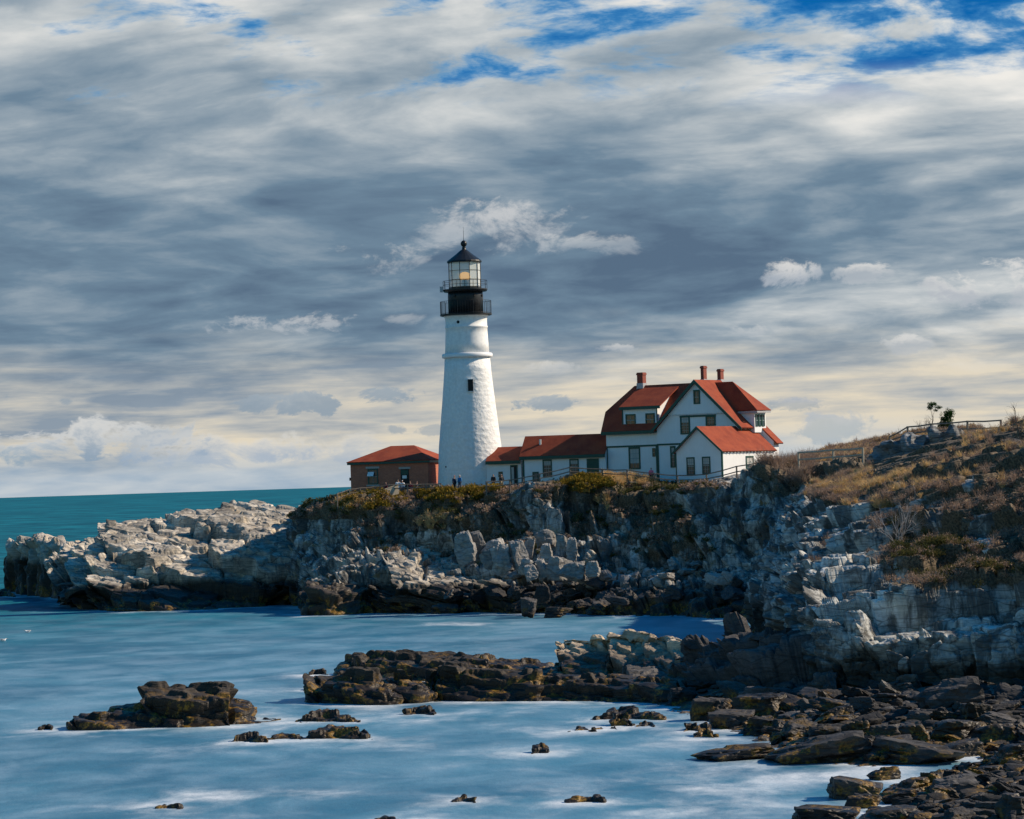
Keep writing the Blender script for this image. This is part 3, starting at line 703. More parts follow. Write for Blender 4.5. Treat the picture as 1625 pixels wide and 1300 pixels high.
# ------------------------------------------------------------------ rocks standing in the sea
def islet(name, label, cat, cols, thick, res, levels, seed, mat, group=None, lean=.35, fb=(1.6, .05), amp=1., wave=(.25, 3), split=None):
    """cols: (px, top row, waterline row[, thickness factor]) along the rock; a closed body with its own depth"""
    secs = []
    for k, c in enumerate(cols):
        px, yt, yw = c[:3]; th = thick*(c[3] if len(c) > 3 else 1)
        w = W(px, yw); d = w[1]
        zt = P(px, yt, d+th*.5)[2]; zt = max(zt, .06)
        secs.append([(px, None, d-.5, -1.1), (px, None, d, .02), (px, None, d+th*lean*.5, zt*.62), (px, None, d+th*lean, zt*.97), (px, None, d+th*.68, zt), (px, None, d+th*.9, zt*.6), (px, None, d+th, .0), (px, None, d+th+.6, -1.1)])
    a, b = secs[0], secs[-1]
    secs = [[(q[0]-3, None, q[2], -1.1) for q in a]]+secs+[[(q[0]+3, None, q[2], -1.1) for q in b]]
    o = sheet(name, secs, res, levels, seed, mat, [.3, .6, 1, 1, .9, .9, .5, .3], label, cat, None, 2, fb, .4, None, wave, 1., .12)
    for v in range(1): o['category'] = cat
    if group: o['group'] = group
    if 'kind' in o: del o['kind']
    # root at the waterline under the rock
    me = o.data; co = np.empty(len(me.vertices)*3, np.float32); me.vertices.foreach_get('co', co); co = co.reshape(-1, 3)
    c = np.array([co[:, 0].mean(), co[:, 1].mean(), 0]); me.vertices.foreach_set('co', (co-c).ravel().astype(np.float32)); me.update(); o.location = c
    return o
RB = [((4.2, 2.8, 1.25), .5, (-.06, -.08, .25), .18, .14), ((1.5, 1.3, .5), .65, (-.05, -.1, .1), .08, .18), ((.5, .45, .2), .4, (0, -.1, .4), .02, .2)]
HB = [((5., 3.6, 1.1), .35, (-.10, -.14, .25), .14, .08), ((1.8, 1.5, .42), .5, (-.10, -.14, .1), .10, .12), ((.6, .55, .2), .45, (-.1, -.1, .3), .03, .16)]
RS = [((.9, .8, .45), .7, (.04, .1, .2), .03), ((.35, .35, .2), .5, (.03, .1, .1), .01)]
islet('sea_rock', 'long dark rock standing alone in the water with stepped blocks and a high flat back', 'rock',
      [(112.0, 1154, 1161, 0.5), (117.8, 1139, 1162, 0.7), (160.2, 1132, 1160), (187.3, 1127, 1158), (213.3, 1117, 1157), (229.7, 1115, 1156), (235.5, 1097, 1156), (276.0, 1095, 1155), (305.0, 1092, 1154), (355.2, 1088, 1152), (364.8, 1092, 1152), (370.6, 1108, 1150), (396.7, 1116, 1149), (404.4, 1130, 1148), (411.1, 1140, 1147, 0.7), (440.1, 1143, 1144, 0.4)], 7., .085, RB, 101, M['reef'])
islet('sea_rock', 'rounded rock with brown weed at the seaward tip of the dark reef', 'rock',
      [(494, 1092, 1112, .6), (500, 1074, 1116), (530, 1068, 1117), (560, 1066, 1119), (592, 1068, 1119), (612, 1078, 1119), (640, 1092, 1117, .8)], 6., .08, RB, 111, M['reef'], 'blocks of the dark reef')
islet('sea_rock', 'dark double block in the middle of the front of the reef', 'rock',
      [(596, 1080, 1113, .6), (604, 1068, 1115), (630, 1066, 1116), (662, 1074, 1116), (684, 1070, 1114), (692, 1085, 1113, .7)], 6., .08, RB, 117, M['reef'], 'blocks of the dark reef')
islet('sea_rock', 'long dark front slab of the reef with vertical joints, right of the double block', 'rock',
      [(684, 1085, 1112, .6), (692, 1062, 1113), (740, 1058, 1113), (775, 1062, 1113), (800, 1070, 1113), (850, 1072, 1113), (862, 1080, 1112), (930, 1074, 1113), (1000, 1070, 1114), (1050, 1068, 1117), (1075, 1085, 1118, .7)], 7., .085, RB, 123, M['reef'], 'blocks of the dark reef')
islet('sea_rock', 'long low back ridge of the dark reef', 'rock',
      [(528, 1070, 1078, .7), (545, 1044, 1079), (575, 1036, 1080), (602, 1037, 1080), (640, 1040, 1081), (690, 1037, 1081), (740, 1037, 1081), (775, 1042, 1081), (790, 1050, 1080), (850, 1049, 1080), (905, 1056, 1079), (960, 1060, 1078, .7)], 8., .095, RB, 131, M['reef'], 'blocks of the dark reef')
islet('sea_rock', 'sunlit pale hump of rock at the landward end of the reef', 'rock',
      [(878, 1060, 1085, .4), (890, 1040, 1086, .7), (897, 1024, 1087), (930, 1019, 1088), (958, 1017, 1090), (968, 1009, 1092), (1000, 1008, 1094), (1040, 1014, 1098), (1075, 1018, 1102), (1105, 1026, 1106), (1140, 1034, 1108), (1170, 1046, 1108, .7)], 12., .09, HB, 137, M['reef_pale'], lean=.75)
islet('sea_rock', 'black shaded rock mass joining the pale hump to the near cliff', 'rock',
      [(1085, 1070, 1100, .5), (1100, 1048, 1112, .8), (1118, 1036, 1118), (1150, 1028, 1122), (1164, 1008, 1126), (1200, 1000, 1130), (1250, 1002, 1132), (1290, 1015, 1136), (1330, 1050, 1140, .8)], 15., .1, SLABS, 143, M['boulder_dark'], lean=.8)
STK = [((4.5, 4.0, 5.), .6, (-.04, -.06, .2), .5), ((1.9, 1.7, 1.2), .6, (-.06, -.1, .1), .2), ((.8, .8, .4), .4, (0, -.1, .2), .03)]
islet('sea_rock', 'tall blocky stack of pale rock at the far left end of the point', 'rock',
      [(9, 939, 940, 0.5), (17, 877, 940, 0.9), (27, 862, 942), (58, 860, 946), (95, 862, 950), (99, 871, 950), (135, 867, 952), (143, 889, 954, 0.6)], 14., .13, STK, 151, M['stack'], lean=.3)
islet('sea_rock', 'dark block with foam along its base, below the brick building', 'rock',
      [(480, 950, 976, .6), (488, 929, 977), (520, 927, 977), (558, 934, 975), (592, 938, 973), (606, 950, 972, .6)], 7., .11, [((3.2, 2.6, 1.6), .7, (-.1, -.15, .2), .3), ((1.3, 1.2, .6), .6, (-.1, -.15, .1), .12), ((.5, .5, .25), .4, (0, -.1, .4), .02)], 157, M['stack'])
SMALL = [('low weedy rock, upper of the two beyond the left tip of the reef', 474, 566, 1127, 1146, 3.5), ('weed covered rock, lower of the two off the left tip of the reef', 480, 590, 1146, 1173, 4.),
         ('flat brown rock awash right of the long lone rock', 362, 420, 1164, 1178, 2.5), ('thin brown strip of rock awash beside a weedy rock', 430, 476, 1165, 1173, 1.5), ('small brown rock in the water below the double block', 640, 690, 1121, 1134, 2.5),
         ('small flat rock awash below the dark front slab', 905, 945, 1153, 1161, 1.6), ('yellow brown weedy rock off the landward end of the reef', 945, 1052, 1124, 1142, 3.), ('pointed dark rock in front of the weedy rock', 972, 1004, 1128, 1152, 1.8),
         ('low round rock awash in open water left of the boulder shore', 842, 876, 1187, 1196, 1.6), ('low black rock awash near the lower left corner', 246, 286, 1274, 1283, 1.5), ('low dark rock awash at the lower middle', 716, 756, 1264, 1273, 1.3),
         ('tip of a dark rock cut by the lower edge', 588, 632, 1293, 1306, 1.3), ('thin dark rock just awash right of the lower middle', 905, 960, 1265, 1273, 1.2), ('tiny rock awash off the back of the reef tip', 488, 522, 1063, 1071, 1.6), ('tiny orange weedy rock touching the reef tip', 480, 496, 1087, 1096, 1.5),
         ('dark pointed rock at the edge of the boulder shore', 1102, 1134, 1148, 1170, 1.8), ('low yellow weedy rock beside a dark pointed rock', 1085, 1112, 1145, 1160, 1.6), ('small low rock between the weedy rock and the shore', 1008, 1040, 1144, 1153, 1.2), ('yellow weedy flat rock beside the small flat rock awash', 940, 984, 1150, 1158, 1.4),
         ('flat orange rock awash at the far left frame edge', -8, 24, 934, 947, 5.), ('tiny rock awash left of the long lone rock', 64, 84, 1151, 1158, 1.2)]
for k, (lb, a, b, t, w_, th) in enumerate(SMALL):
    n = 7; cs = []
    for i in range(n):
        u = i/(n-1); px = a+(b-a)*u; f = max(0.05, math.sin(math.pi*u)**.6)*random.uniform(.75, 1.05)
        cs.append((px, w_-(w_-t)*f, w_-1.5*math.sin(math.pi*u)+1, max(.35, math.sin(math.pi*u))))
    islet('sea_rock', lb, 'rock', cs, th, .07 if w_ > 1000 else .15, RS, 200+5*k, M['reef'], 'small rocks awash', lean=.4, fb=(2.2, .04), wave=(.1, 1.5))

# ------------------------------------------------------------------ boulders
def boulder_mesh(seed, flatness, mat, sub=4):
    r_ = np.random.default_rng(seed)
    bm = bmesh.new(); bmesh.ops.create_icosphere(bm, subdivisions=sub, radius=1.6)
    p = np.array([v.co[:] for v in bm.verts]); nrm0 = p/1.6
    pl = []
    for ax in range(3):
        for s_ in (-1, 1):
            n = np.zeros(3); n[ax] = s_; n += r_.normal(0, .22, 3); pl.append((n/np.linalg.norm(n), r_.uniform(.8, 1.)))
    for _ in range(r_.integers(5, 9)):
        n = r_.normal(0, 1, 3); pl.append((n/np.linalg.norm(n), r_.uniform(.9, 1.12)))
    t = np.full(len(p), 9.)
    for n, d in pl:
        c = nrm0@n; t = np.minimum(t, np.where(c > .05, d/np.maximum(c, .05), 9))
    p = nrm0*t[:, None]
    p += nrm0*(.05*fbm(p*1.7, 4, seed)+.018*fbm(p*7, 3, seed+3))[:, None]
    hg, ed = blocks(p, (1.1, .9, .34), seed+8, .8); p += nrm0*(.085*hg-.05*(1-ed))[:, None]; hg, ed = blocks(p, (.5, .45, .2), seed+28, .8); p += nrm0*(.03*hg)[:, None]
    p[:, 2] *= flatness
    for v, q in zip(bm.verts, p): v.co = q
    me = bpy.data.meshes.new('boulder'); bm.to_mesh(me); bm.free(); me.materials.append(mat); return me
PROTO = {k: [boulder_mesh(500+17*i+(0 if k == 'boulder' else 300), fl, M[k]) for i, fl in enumerate((.5, .8, .65, .95, .42, .75, .6, .85))] for k in ('boulder', 'boulder_dark')}
BN = [0]
def boulder(pos, size, kind, label, group, rot=None, sx=1., sy=1., sz=1., proto=None):
    k = rng.integers(0, 8) if proto is None else proto
    o = bpy.data.objects.new('boulder', PROTO[kind][k]); COL.objects.link(o)
    o.location = pos; o.scale = (size*sx, size*sy, size*sz)
    o.rotation_euler = rot if rot is not None else (rng.normal(0, .3), rng.normal(0, .3), rng.uniform(0, 6.28))
    tag(o, label, 'boulder', group); BN[0] += 1; return o
# height of terrain seen at a pixel
def surf(px, py, names=('cliff', 'cliff.001', 'ledge')):
    best = None
    for nme in names:
        V, N, w, X, Y = GRID[nme]
        d = (X-px)**2+(Y-py)**2; i = int(np.argmin(d+np.where(d < 9, 0, 1e3)+V[:, 1]*.02))
        if d[i] < 16 and (best is None or V[i, 1] < best[1]): best = V[i]
    return best

# ------------------------------------------------------------------ the sea
def build_sea():
    S_ = np.array(SHORE)
    gx = np.concatenate([np.arange(-75, 50.1, 1.0)]); gy = np.concatenate([np.arange(80, 212, .8), np.arange(212, 470, 1.6)])
    XX, YY = np.meshgrid(gx, gy, indexing='ij'); q = np.stack([XX.ravel(), YY.ravel()], 1)
    foam = np.zeros(len(q))
    for a in range(0, len(q), 4000):
        d = q[a:a+4000, None, :]-S_[None, :, :]
        # swell comes in from the left and nearer side: the wash trails there
        dd = np.sqrt((d[..., 0]/1.5)**2+np.where(d[..., 1] < 0, d[..., 1]/2.6, d[..., 1]/1.4)**2).min(1)
        foam[a:a+4000] = .40*np.exp(-(dd/.8)**2)+.32*np.exp(-(dd/4.2)**2)
    PATCH = [(360, 1150, 90, 10, .5), (330, 1265, 120, 16, .85), (480, 1260, 110, 18, .5), (600, 1180, 150, 14, .6), (720, 1140, 160, 18, .55), (740, 990, 90, 5, .6), (1180, 1240, 220, 45, .75), (1350, 1232, 200, 22, .9), (1100, 1285, 230, 30, .7), (1450, 1250, 90, 12, .8),
             (960, 1190, 220, 16, .35), (860, 1130, 190, 10, .4), (1060, 1180, 120, 20, .5), (150, 1150, 70, 8, .4), (950, 978, 60, 4, .5), (560, 1230, 120, 14, .35), (30, 945, 50, 6, .6), (900, 1260, 160, 20, .4), (1000, 1130, 80, 16, .4), (450, 1155, 40, 8, .6), (650, 1295, 200, 20, .5)]
    px, py = proj(np.concatenate([q, q[:, :1]*0], 1))
    for cx, cy, rx, ry, s_ in PATCH:
        foam = np.maximum(foam, .8*s_*np.exp(-((px-cx)/rx)**2-((py-cy)/ry)**2))
    n0 = len(q); V = np.concatenate([q, np.zeros((n0, 1))], 1)
    idx = np.arange(n0).reshape(XX.shape)
    F_ = [np.stack([idx[:-1, :-1], idx[1:, :-1], idx[1:, 1:], idx[:-1, 1:]], -1).reshape(-1, 4)]
    x0, x1, y0, y1 = gx[0], gx[-1], gy[0], gy[-1]; B = 180000.
    ring = [(-B, -3000, 0), (B, -3000, 0), (B, B, 0), (-B, B, 0), (x0, y0, 0), (x1, y0, 0), (x1, y1, 0), (x0, y1, 0)]
    V = np.concatenate([V, ring]); foam = np.concatenate([foam, np.zeros(8)])
    # the ring meets the fine patch edge to edge
    r_ = [n0+i for i in range(8)]
    F_.append(np.array([(r_[0], r_[1], r_[5], r_[4]), (r_[1], r_[2], r_[6], r_[5]), (r_[2], r_[3], r_[7], r_[6]), (r_[3], r_[0], r_[4], r_[7])]))
    tag(mesh_np('sea', V, np.concatenate(F_), M['water'], smooth=True, attrs={'foam': foam}), kind='structure')


# ------------------------------------------------------------------ buildings
def root_of(fr, name, label, cat, z=0., group=None):
    return thing(name, label, cat, (fr.o[0], fr.o[1], z), -fr.phi, group)
def yz_prism(mb, poly, x0, x1):      # poly of (y, z)
    pts = [(0, y, z) for y, z in poly]; mb.prism(pts, (x0, 0, 0), (x1, 0, 0)); return mb
def xz_prism(mb, poly, y0, y1):      # poly of (x, z)
    pts = [(x, 0, z) for x, z in poly][::-1]; mb.prism(pts, (0, y0, 0), (0, y1, 0)); return mb
def window(root, x0, x1, z0, z1, y, side='front', cols=2, rows=4, blind=0., name='window', depth=.07, cas=.13):
    """green cased sash window standing proud of a wall at y (or of the wall x=y when side is 'right')"""
    def mk(): return MB()
    def bx_(mb, a0, a1, o0, o1, c0, c1):
        if side == 'front': mb.box(a0, a1, y-o1, y-o0, c0, c1)
        else: mb.box(y+o0, y+o1, a0, a1, c0, c1)
    f = mk()
    bx_(f, x0, x0+cas, -.02, depth, z0, z1); bx_(f, x1-cas, x1, -.02, depth, z0, z1)
    bx_(f, x0+cas, x1-cas, -.02, depth+.01, z1-cas*1.2, z1); bx_(f, x0+cas, x1-cas, -.02, depth+.02, z0, z0+cas*.8)
    w = f.build(name, M['green'], root)
    a0, a1, c0, c1 = x0+cas, x1-cas, z0+cas*.8, z1-cas*1.2
    p = mk(); bx_(p, a0, a1, -.01, .012, c0, c1); p.build('pane', M['glass'], w)
    if blind:
        p = mk(); bx_(p, a0+.01, a1-.01, .012, .018, c1-(c1-c0)*blind, c1-.01); p.build('blind', M['curtain'], w)
    s_ = mk(); t = .018
    for i in range(1, cols): xx = a0+(a1-a0)*i/cols; bx_(s_, xx-t, xx+t, .018, .034, c0, c1)
    for i in range(1, rows):
        zz = c0+(c1-c0)*i/rows; tt = t*2 if i*2 == rows else t
        bx_(s_, a0, a1, .016, .032 if i*2 != rows else .045, zz-tt, zz+tt)
    s_.build('muntin', M['green' if cols > 3 else 'sash'], w)
    return w
M['lamp_off'] = flat('yellow beak', (.5, .3, .03))
M['sash'] = flat('sash bars', (.20, .27, .28), .5, .05)

# --- lighthouse
LP = P(747.8, 768, 357); LZ = LP[2]
K = 357/FPX
def lz(py): return (768-py)*K*1.0
LH = thing('lighthouse', 'tall white tapering stone lighthouse with black lantern and two railed galleries', 'lighthouse', (LP[0], LP[1], LZ))
mb = MB()
prof = [(108, 782), (106, 768), (99, 708), (91, 670), (84.5, 640), (79, 612), (75, 590), (72, 568)]
mb.lathe([(w/2*K, lz(y)) for w, y in prof], 72); mb.build('tower', M['tower'], LH, True)
mb = MB(); mb.lathe([(71, 567.9), (79, 567.5), (80.5, 566), (80.5, 562), (78, 561), (70.5, 560.5)] and [(w/2*K, lz(y)) for w, y in [(71, 568.2), (79, 567.5), (80.5, 566.2), (80.5, 562), (78, 561), (70, 560.6)]], 72); mb.build('belt_course', M['white'], LH, True)
mb = MB(); mb.lathe([(w/2*K, lz(y)) for w, y in [(70.2, 561), (68.5, 545), (67, 530), (66.4, 521), (67.6, 520.5), (67.6, 518), (66, 517.5), (66, 508), (68.5, 503), (74, 500), (79, 498.4)]], 72); mb.build('upper_shaft', M['tower'], LH, True)
def ring_rail(r, z0, h, n, name, post_every=1, rails=(1., .5), rr=.025, rp=.03, a=0):
    mb = MB()
    for k in range(n):
        t = 2*math.pi*k/n; x, y = r*math.cos(t), r*math.sin(t)
        mb.tube([(x, y, z0), (x, y, z0+h)], rp if k % post_every == 0 else rr*.6, 5)
    for q in rails:
        mb.tube([(r*math.cos(2*math.pi*k/48), r*math.sin(2*math.pi*k/48), z0+h*q) for k in range(49)], rr, 5)
    return mb.build(name, M['black'], LH)
mb = MB(); mb.lathe([(76/2*K, lz(501.4)), (82/2*K, lz(500.6)), (82.5/2*K, lz(498.2)), (55/2*K, lz(498))], 64); mb.build('gallery', M['black'], LH)
ring_rail(40.2*K, lz(498.2), lz(478)-lz(498.2), 60, 'railing', 6, (1., .06))
mb = MB(); mb.lathe([(56/2*K, lz(498.6)), (56/2*K, lz(470)), (55/2*K, lz(463))], 48); wr = mb.build('watch_room', M['black'], LH, True)
for a_ in (-2.2, -1.0, -.35):
    mb = MB(); x, y = 27.8*K*math.cos(a_), 27.8*K*math.sin(a_)
    mb.tube([(x*.98, y*.98, lz(470)), (x*1.05, y*1.05, lz(470))], .16, 10); mb.build('vent', M['dark'], wr)
mb = MB(); mb.lathe([(56/2*K, lz(463.6)), (68/2*K, lz(462.8)), (71/2*K, lz(460.5)), (71/2*K, lz(459)), (50/2*K, lz(458.7))], 48); mb.build('upper_gallery', M['black'], LH)
ring_rail(34.8*K, lz(459), lz(445.5)-lz(459), 16, 'upper_railing', 1, (1., .55), .022, .028)
mb = MB(); mb.box(-36.5*K-.25, -36.5*K+.1, -.9, -.5, lz(463), lz(454)); mb.build('equipment_box', M['lead'], LH)
NS = 10
def poly_ring(r, z, a0=math.pi/NS-.3): return [(r*math.cos(a0+2*math.pi*k/NS), r*math.sin(a0+2*math.pi*k/NS), z) for k in range(NS)]
lr = 25.2*K; z0, z1 = lz(458.7), lz(415)
mb = MB(); mb.lathe([(lr+.06, z0-.02), (lr+.06, z0+.25), (lr-.1, z0+.26)], NS, a0=math.pi/NS-.3); mb.build('lantern_base', M['black'], LH)
A_, B_ = poly_ring(lr-.03, z0+.2), poly_ring(lr-.03, z1)
gl = MB()
for k in range(NS):
    a, b, c, d = A_[k], A_[(k+1) % NS], B_[(k+1) % NS], B_[k]; gl.add([a, b, c, d], [(0, 1, 2, 3)])
pn = gl.build('lantern_glazing', M['lantern'], LH)
mb = MB()
A_, B_ = poly_ring(lr, z0), poly_ring(lr, z1)
for k in range(NS):
    mb.tube([A_[k], B_[k]], .035, 5)
    for q in (.34, .67): mb.tube([np.array(A_[k])*(1-q)+np.array(B_[k])*q, np.array(A_[(k+1) % NS])*(1-q)+np.array(B_[(k+1) % NS])*q], .024, 5)
mb.build('glazing_bars', M['black'], LH)
zl = lz(438)
mb = MB(); mb.lathe([(.12, zl-.42), (.45, zl-.4), (.6, zl-.25), (.64, zl), (.58, zl+.25), (.38, zl+.42), (.12, zl+.48)], 24); ln = mb.build('lamp_lens', M['lamp'], LH, True)
mb = MB(); mb.tube([(0, 0, z0), (0, 0, zl-.4)], .3, 10); mb.build('lamp_pedestal', M['black'], LH)
mb = MB(); mb.lathe([(27.4*K, lz(416.6)), (27.9*K, lz(415)), (27.4*K, lz(413.4)), (14*K, lz(403.5)), (6.5*K, lz(397.3)), (3.6*K, lz(395.5)), (2.6*K, lz(393))], 20, a0=.1)
rf = mb.build('lantern_roof', M['black'], LH)
mb = MB(); mb.lathe([(2.4*K, lz(394)), (3.2*K, lz(392.5)), (2.2*K, lz(391.2)), (3.6*K, lz(390)), (4.9*K, lz(387.6)), (5.1*K, lz(385.8)), (4.4*K, lz(383.4)), (2.4*K, lz(381.6)), (.6*K, lz(380.8))], 20); mb.build('ventilator_ball', M['black'], rf, True)
mb = MB(); mb.tube([(0, 0, lz(382)), (0, 0, lz(359.5))], [.03, .012], 5); mb.build('lightning_rod', M['black'], rf)
# tower window, porthole and conductor strip on the side towards the viewer
def on_tower(px, py, r):
    x = (px-747.6+(768-py)*.0195)*K-.0; return x, -math.sqrt(max(.01, r*r-x*x))
x, y = on_tower(748.9, 613, 39.5*K)
y -= .22
mb = MB(); mb.box(x-.29, x+.29, y-.04, y+.6, lz(622), lz(603.6)); wn = mb.build('window', M['dark'], LH)
mb = MB(); mb.box(x-.36, x+.36, y-.08, y+.5, lz(623.2), lz(622.1)); mb.build('sill', M['tower'], wn)
mb = MB(); mb.box(x-.34, x+.34, y-.06, y+.5, lz(603.5), lz(602.8)); mb.build('lintel', M['tower'], wn)
x, y = on_tower(730.5, 512, 33.2*K)
mb = MB(); mb.tube([(x, y+.2, lz(512)), (x-.02, y-.05, lz(512))], .17, 12); mb.build('porthole', M['dark'], LH)
x, y = on_tower(708.5, 740, 51*K)
mb = MB(); mb.tube([(x, y+.2, lz(740)), (x, y-.1, lz(740))], .1, 8); mb.build('vent', M['dark'], LH)

# --- brick building left of the tower
WF = Frame(P(680.2, 776, 357)*np.array([1, 1, 0]), 16)
BB = root_of(WF, 'brick_building', 'low red brick building with hipped red roof just left of the lighthouse', 'building')
xl = WF.T(556.2, 745, 0)[0]; ze = WF.T(616, 734.5, 0)[2]; Lb = 8.6
mb = MB(); mb.box(xl, 0, 0, Lb, 10.6, ze); mb.build('wall', M['brick'], BB)
mb = MB(); o_ = .36
mb.box(xl-o_+.06, o_-.06, -o_+.06, Lb+o_-.06, ze-.12, ze+.2); mb.build('cornice', M['green'], BB)
ra, rb = WF.T(620, 708.3, Lb/2), WF.T(657, 706.2, Lb/2); zr = (ra[2]+rb[2])/2; zz = ze+.2
mb = MB(); E_ = [(xl-o_, -o_, zz), (o_, -o_, zz), (o_, Lb+o_, zz), (xl-o_, Lb+o_, zz)]; R1, R2 = (ra[0], Lb/2, zr), (rb[0], Lb/2, zr)
for poly in ([E_[0], E_[1], R2, R1], [E_[1], E_[2], R2], [E_[2], E_[3], R1, R2], [E_[3], E_[0], R1]): mb.slab(poly, .09)
mb.build('roof', M['roof'], BB)
a, b = WF.T(583.5, 744.4, 0), WF.T(600.5, 768.5, 0)
w = window(BB, a[0], b[0], b[2], a[2], 0, cols=2, rows=2)
mb = MB(); mb.box(a[0]-.2, b[0]+.2, -.1, .05, a[2]+.02, a[2]+.26); mb.build('lintel', M['stone'], w)
mb = MB(); mb.box(a[0]-.15, b[0]+.15, -.16, .05, b[2]-.22, b[2]-.02); mb.build('sill', M['stone'], w)
mb = MB(); mb.slab([(a[0]+.05, -.1, a[2]-.35), (a[0]+.78, -.1, a[2]-.35), (a[0]+.78, -.5, b[2]+.95), (a[0]+.05, -.5, b[2]+.95)], .04); mb.build('shutter', M['white'], w)
a, b = WF.T(635.7, 745, 0), WF.T(649.8, 776, 0)
mb = MB(); mb.box(a[0], b[0], -.04, .1, 11.4, a[2]); dr = mb.build('door', M['dark'], BB)
mb = MB(); mb.box(a[0]+.08, b[0]-.08, -.07, -.045, a[2]-.62, a[2]-.1); mb.build('transom', M['green'], dr)
mb = MB(); mb.box(a[0]+.2, a[0]+.72, -.07, -.045, a[2]-1.05, a[2]-.7); mb.build('notice', M['white'], dr)
mb = MB(); mb.box(a[0]-.2, b[0]+.2, -.1, .05, a[2]+.02, a[2]+.26); mb.build('lintel', M['stone'], dr)
mb = MB(); mb.box(xl-.28, xl-.03, .3, .5, ze-1.9, ze-1.55); mb.build('wall_lamp', M['black'], BB)

# --- passage buildings between tower and house
PF = Frame(P(831, 775, 352)*np.array([1, 1, 0]), 16)
def gable_building(fr, root, x0, x1, y0, y1, ze, zr, ov=(.35, .35, .35), zb=11., wallmat='white', th=.12, overx=(.3, .3)):
    """ridge along local x"""
    ym = (y0+y1)/2
    mb = MB(); yz_prism(mb, [(y0, zb), (y1, zb), (y1, ze), (ym, zr-.06), (y0, ze)], x0, x1); mb.build('wall', M[wallmat], root)
    sl_ = (zr-ze)/(ym-y0); mb = MB()
    e0 = ze-sl_*ov[0]
    mb.slab([(x0-overx[0], y0-ov[0], e0+.12), (x1+overx[1], y0-ov[0], e0+.12), (x1+overx[1], ym, zr+.12), (x0-overx[0], ym, zr+.12)], th)
    mb.slab([(x0-overx[0], y1+ov[0], e0+.12), (x1+overx[1], y1+ov[0], e0+.12), (x1+overx[1], ym, zr+.12), (x0-overx[0], ym, zr+.12)], th)
    rf_ = mb.build('roof', M['roof'], root)
    mb = MB(); mb.box(x0-overx[0], x1+overx[1], y0-ov[0]-.05, y0-ov[0]-.003, e0-.26, e0+.10); mb.build('fascia', M['green'], root)
    return rf_
PB = root_of(PF, 'passage_building', 'long low white wing with dark red roof, between the lighthouse passage and the house', 'building')
za, zb_ = PF.T(893, 726.3, -.35)[2]+.1, PF.T(899, 690.2, 2.3)[2]-.12
xr_ = PF.T(961.5, 740, 0)[0]
rf_ = gable_building(PF, PB, 0, xr_, 0, 4.6, za+.35*(zb_-za)/2.3, zb_, overx=(.3, .02))
mb = MB(); a = PF.I(857.5, 708, rf_) if hasattr(PF, 'I') else PF.T(857.5, 708, 1.2)
mb.tube([(a[0], a[1], a[2]-.2), (a[0], a[1], a[2]+.75)], .13, 10); mb.build('vent_pipe', M['steel'], rf_)
mb = MB(); mb.box(-.03, .16, -.035, .02, 11, za+.2); mb.build('corner_board', M['green'], PB)
for (a0, b0, a1, b1) in ((861, 729.5, 876.5, 757), (903.5, 728.5, 919, 752)):
    p, q = PF.T(a0, b0, 0), PF.T(a1, b1, 0); window(PB, p[0], q[0], q[2], min(p[2], za-.02), 0, cols=3, rows=4, blind=.3)
p, q = PF.T(931, 728, 0), PF.T(951, 752, 0)
mb = MB(); mb.box(p[0], q[0], -.06, .02, q[2]-1.0, min(p[2], za-.02)); d_ = mb.build('garage_door', M['green'], PB)
mb = MB(); mb.box(q[0]+.15, q[0]+.45, -.06, .0, q[2]+.1, q[2]+.45); mb.build('meter_box', M['lead'], PB)
mb = MB(); mb.box(q[0]+.75, q[0]+.95, -.05, .0, q[2]+.0, q[2]+.3); mb.build('meter_box', M['lead'], PB)
p, q = PF.T(845, 749, 0), PF.T(855.5, 768, 0); window(PB, p[0], q[0], q[2], p[2], 0, cols=3, rows=2, blind=.0)
PE = root_of(PF, 'entry_passage', 'small white passage with red roof joining the lighthouse foot', 'building')
za2, zr2 = PF.T(803, 734.8, .0)[2]+.1, PF.T(815, 708.8, 2.5)[2]-.12
xl2 = PF.T(772, 740, .35)[0]
gable_building(PF, PE, xl2, -.32, .35, 4.65, za2+.35*(zr2-za2)/2.15, zr2, overx=(.0, .0))
p, q = PF.T(809.8, 738.3, .35), PF.T(822.3, 775, .35)
mb = MB(); mb.box(p[0], q[0], .28, .37, 11, min(p[2], za2)); d_ = mb.build('door', M['dark'], PE)
mb = MB(); t_ = min(p[2], za2)
mb.box(p[0], p[0]+.12, .24, .275, 11, t_); mb.box(q[0]-.12, q[0], .24, .275, 11, t_); mb.box(p[0]+.12, q[0]-.12, .24, .275, t_-.14, t_); mb.build('frame', M['green'], d_)
mb = MB(); mb.box(p[0]+.14, p[0]+.42, .25, .272, 11.6, t_-.25); mb.build('sidelight', M['curtain'], d_)
p, q = PF.T(791, 748.7, .35), PF.T(798, 757, .35); window(PE, p[0], q[0], q[2], p[2], .35, cols=1, rows=2, cas=.06)

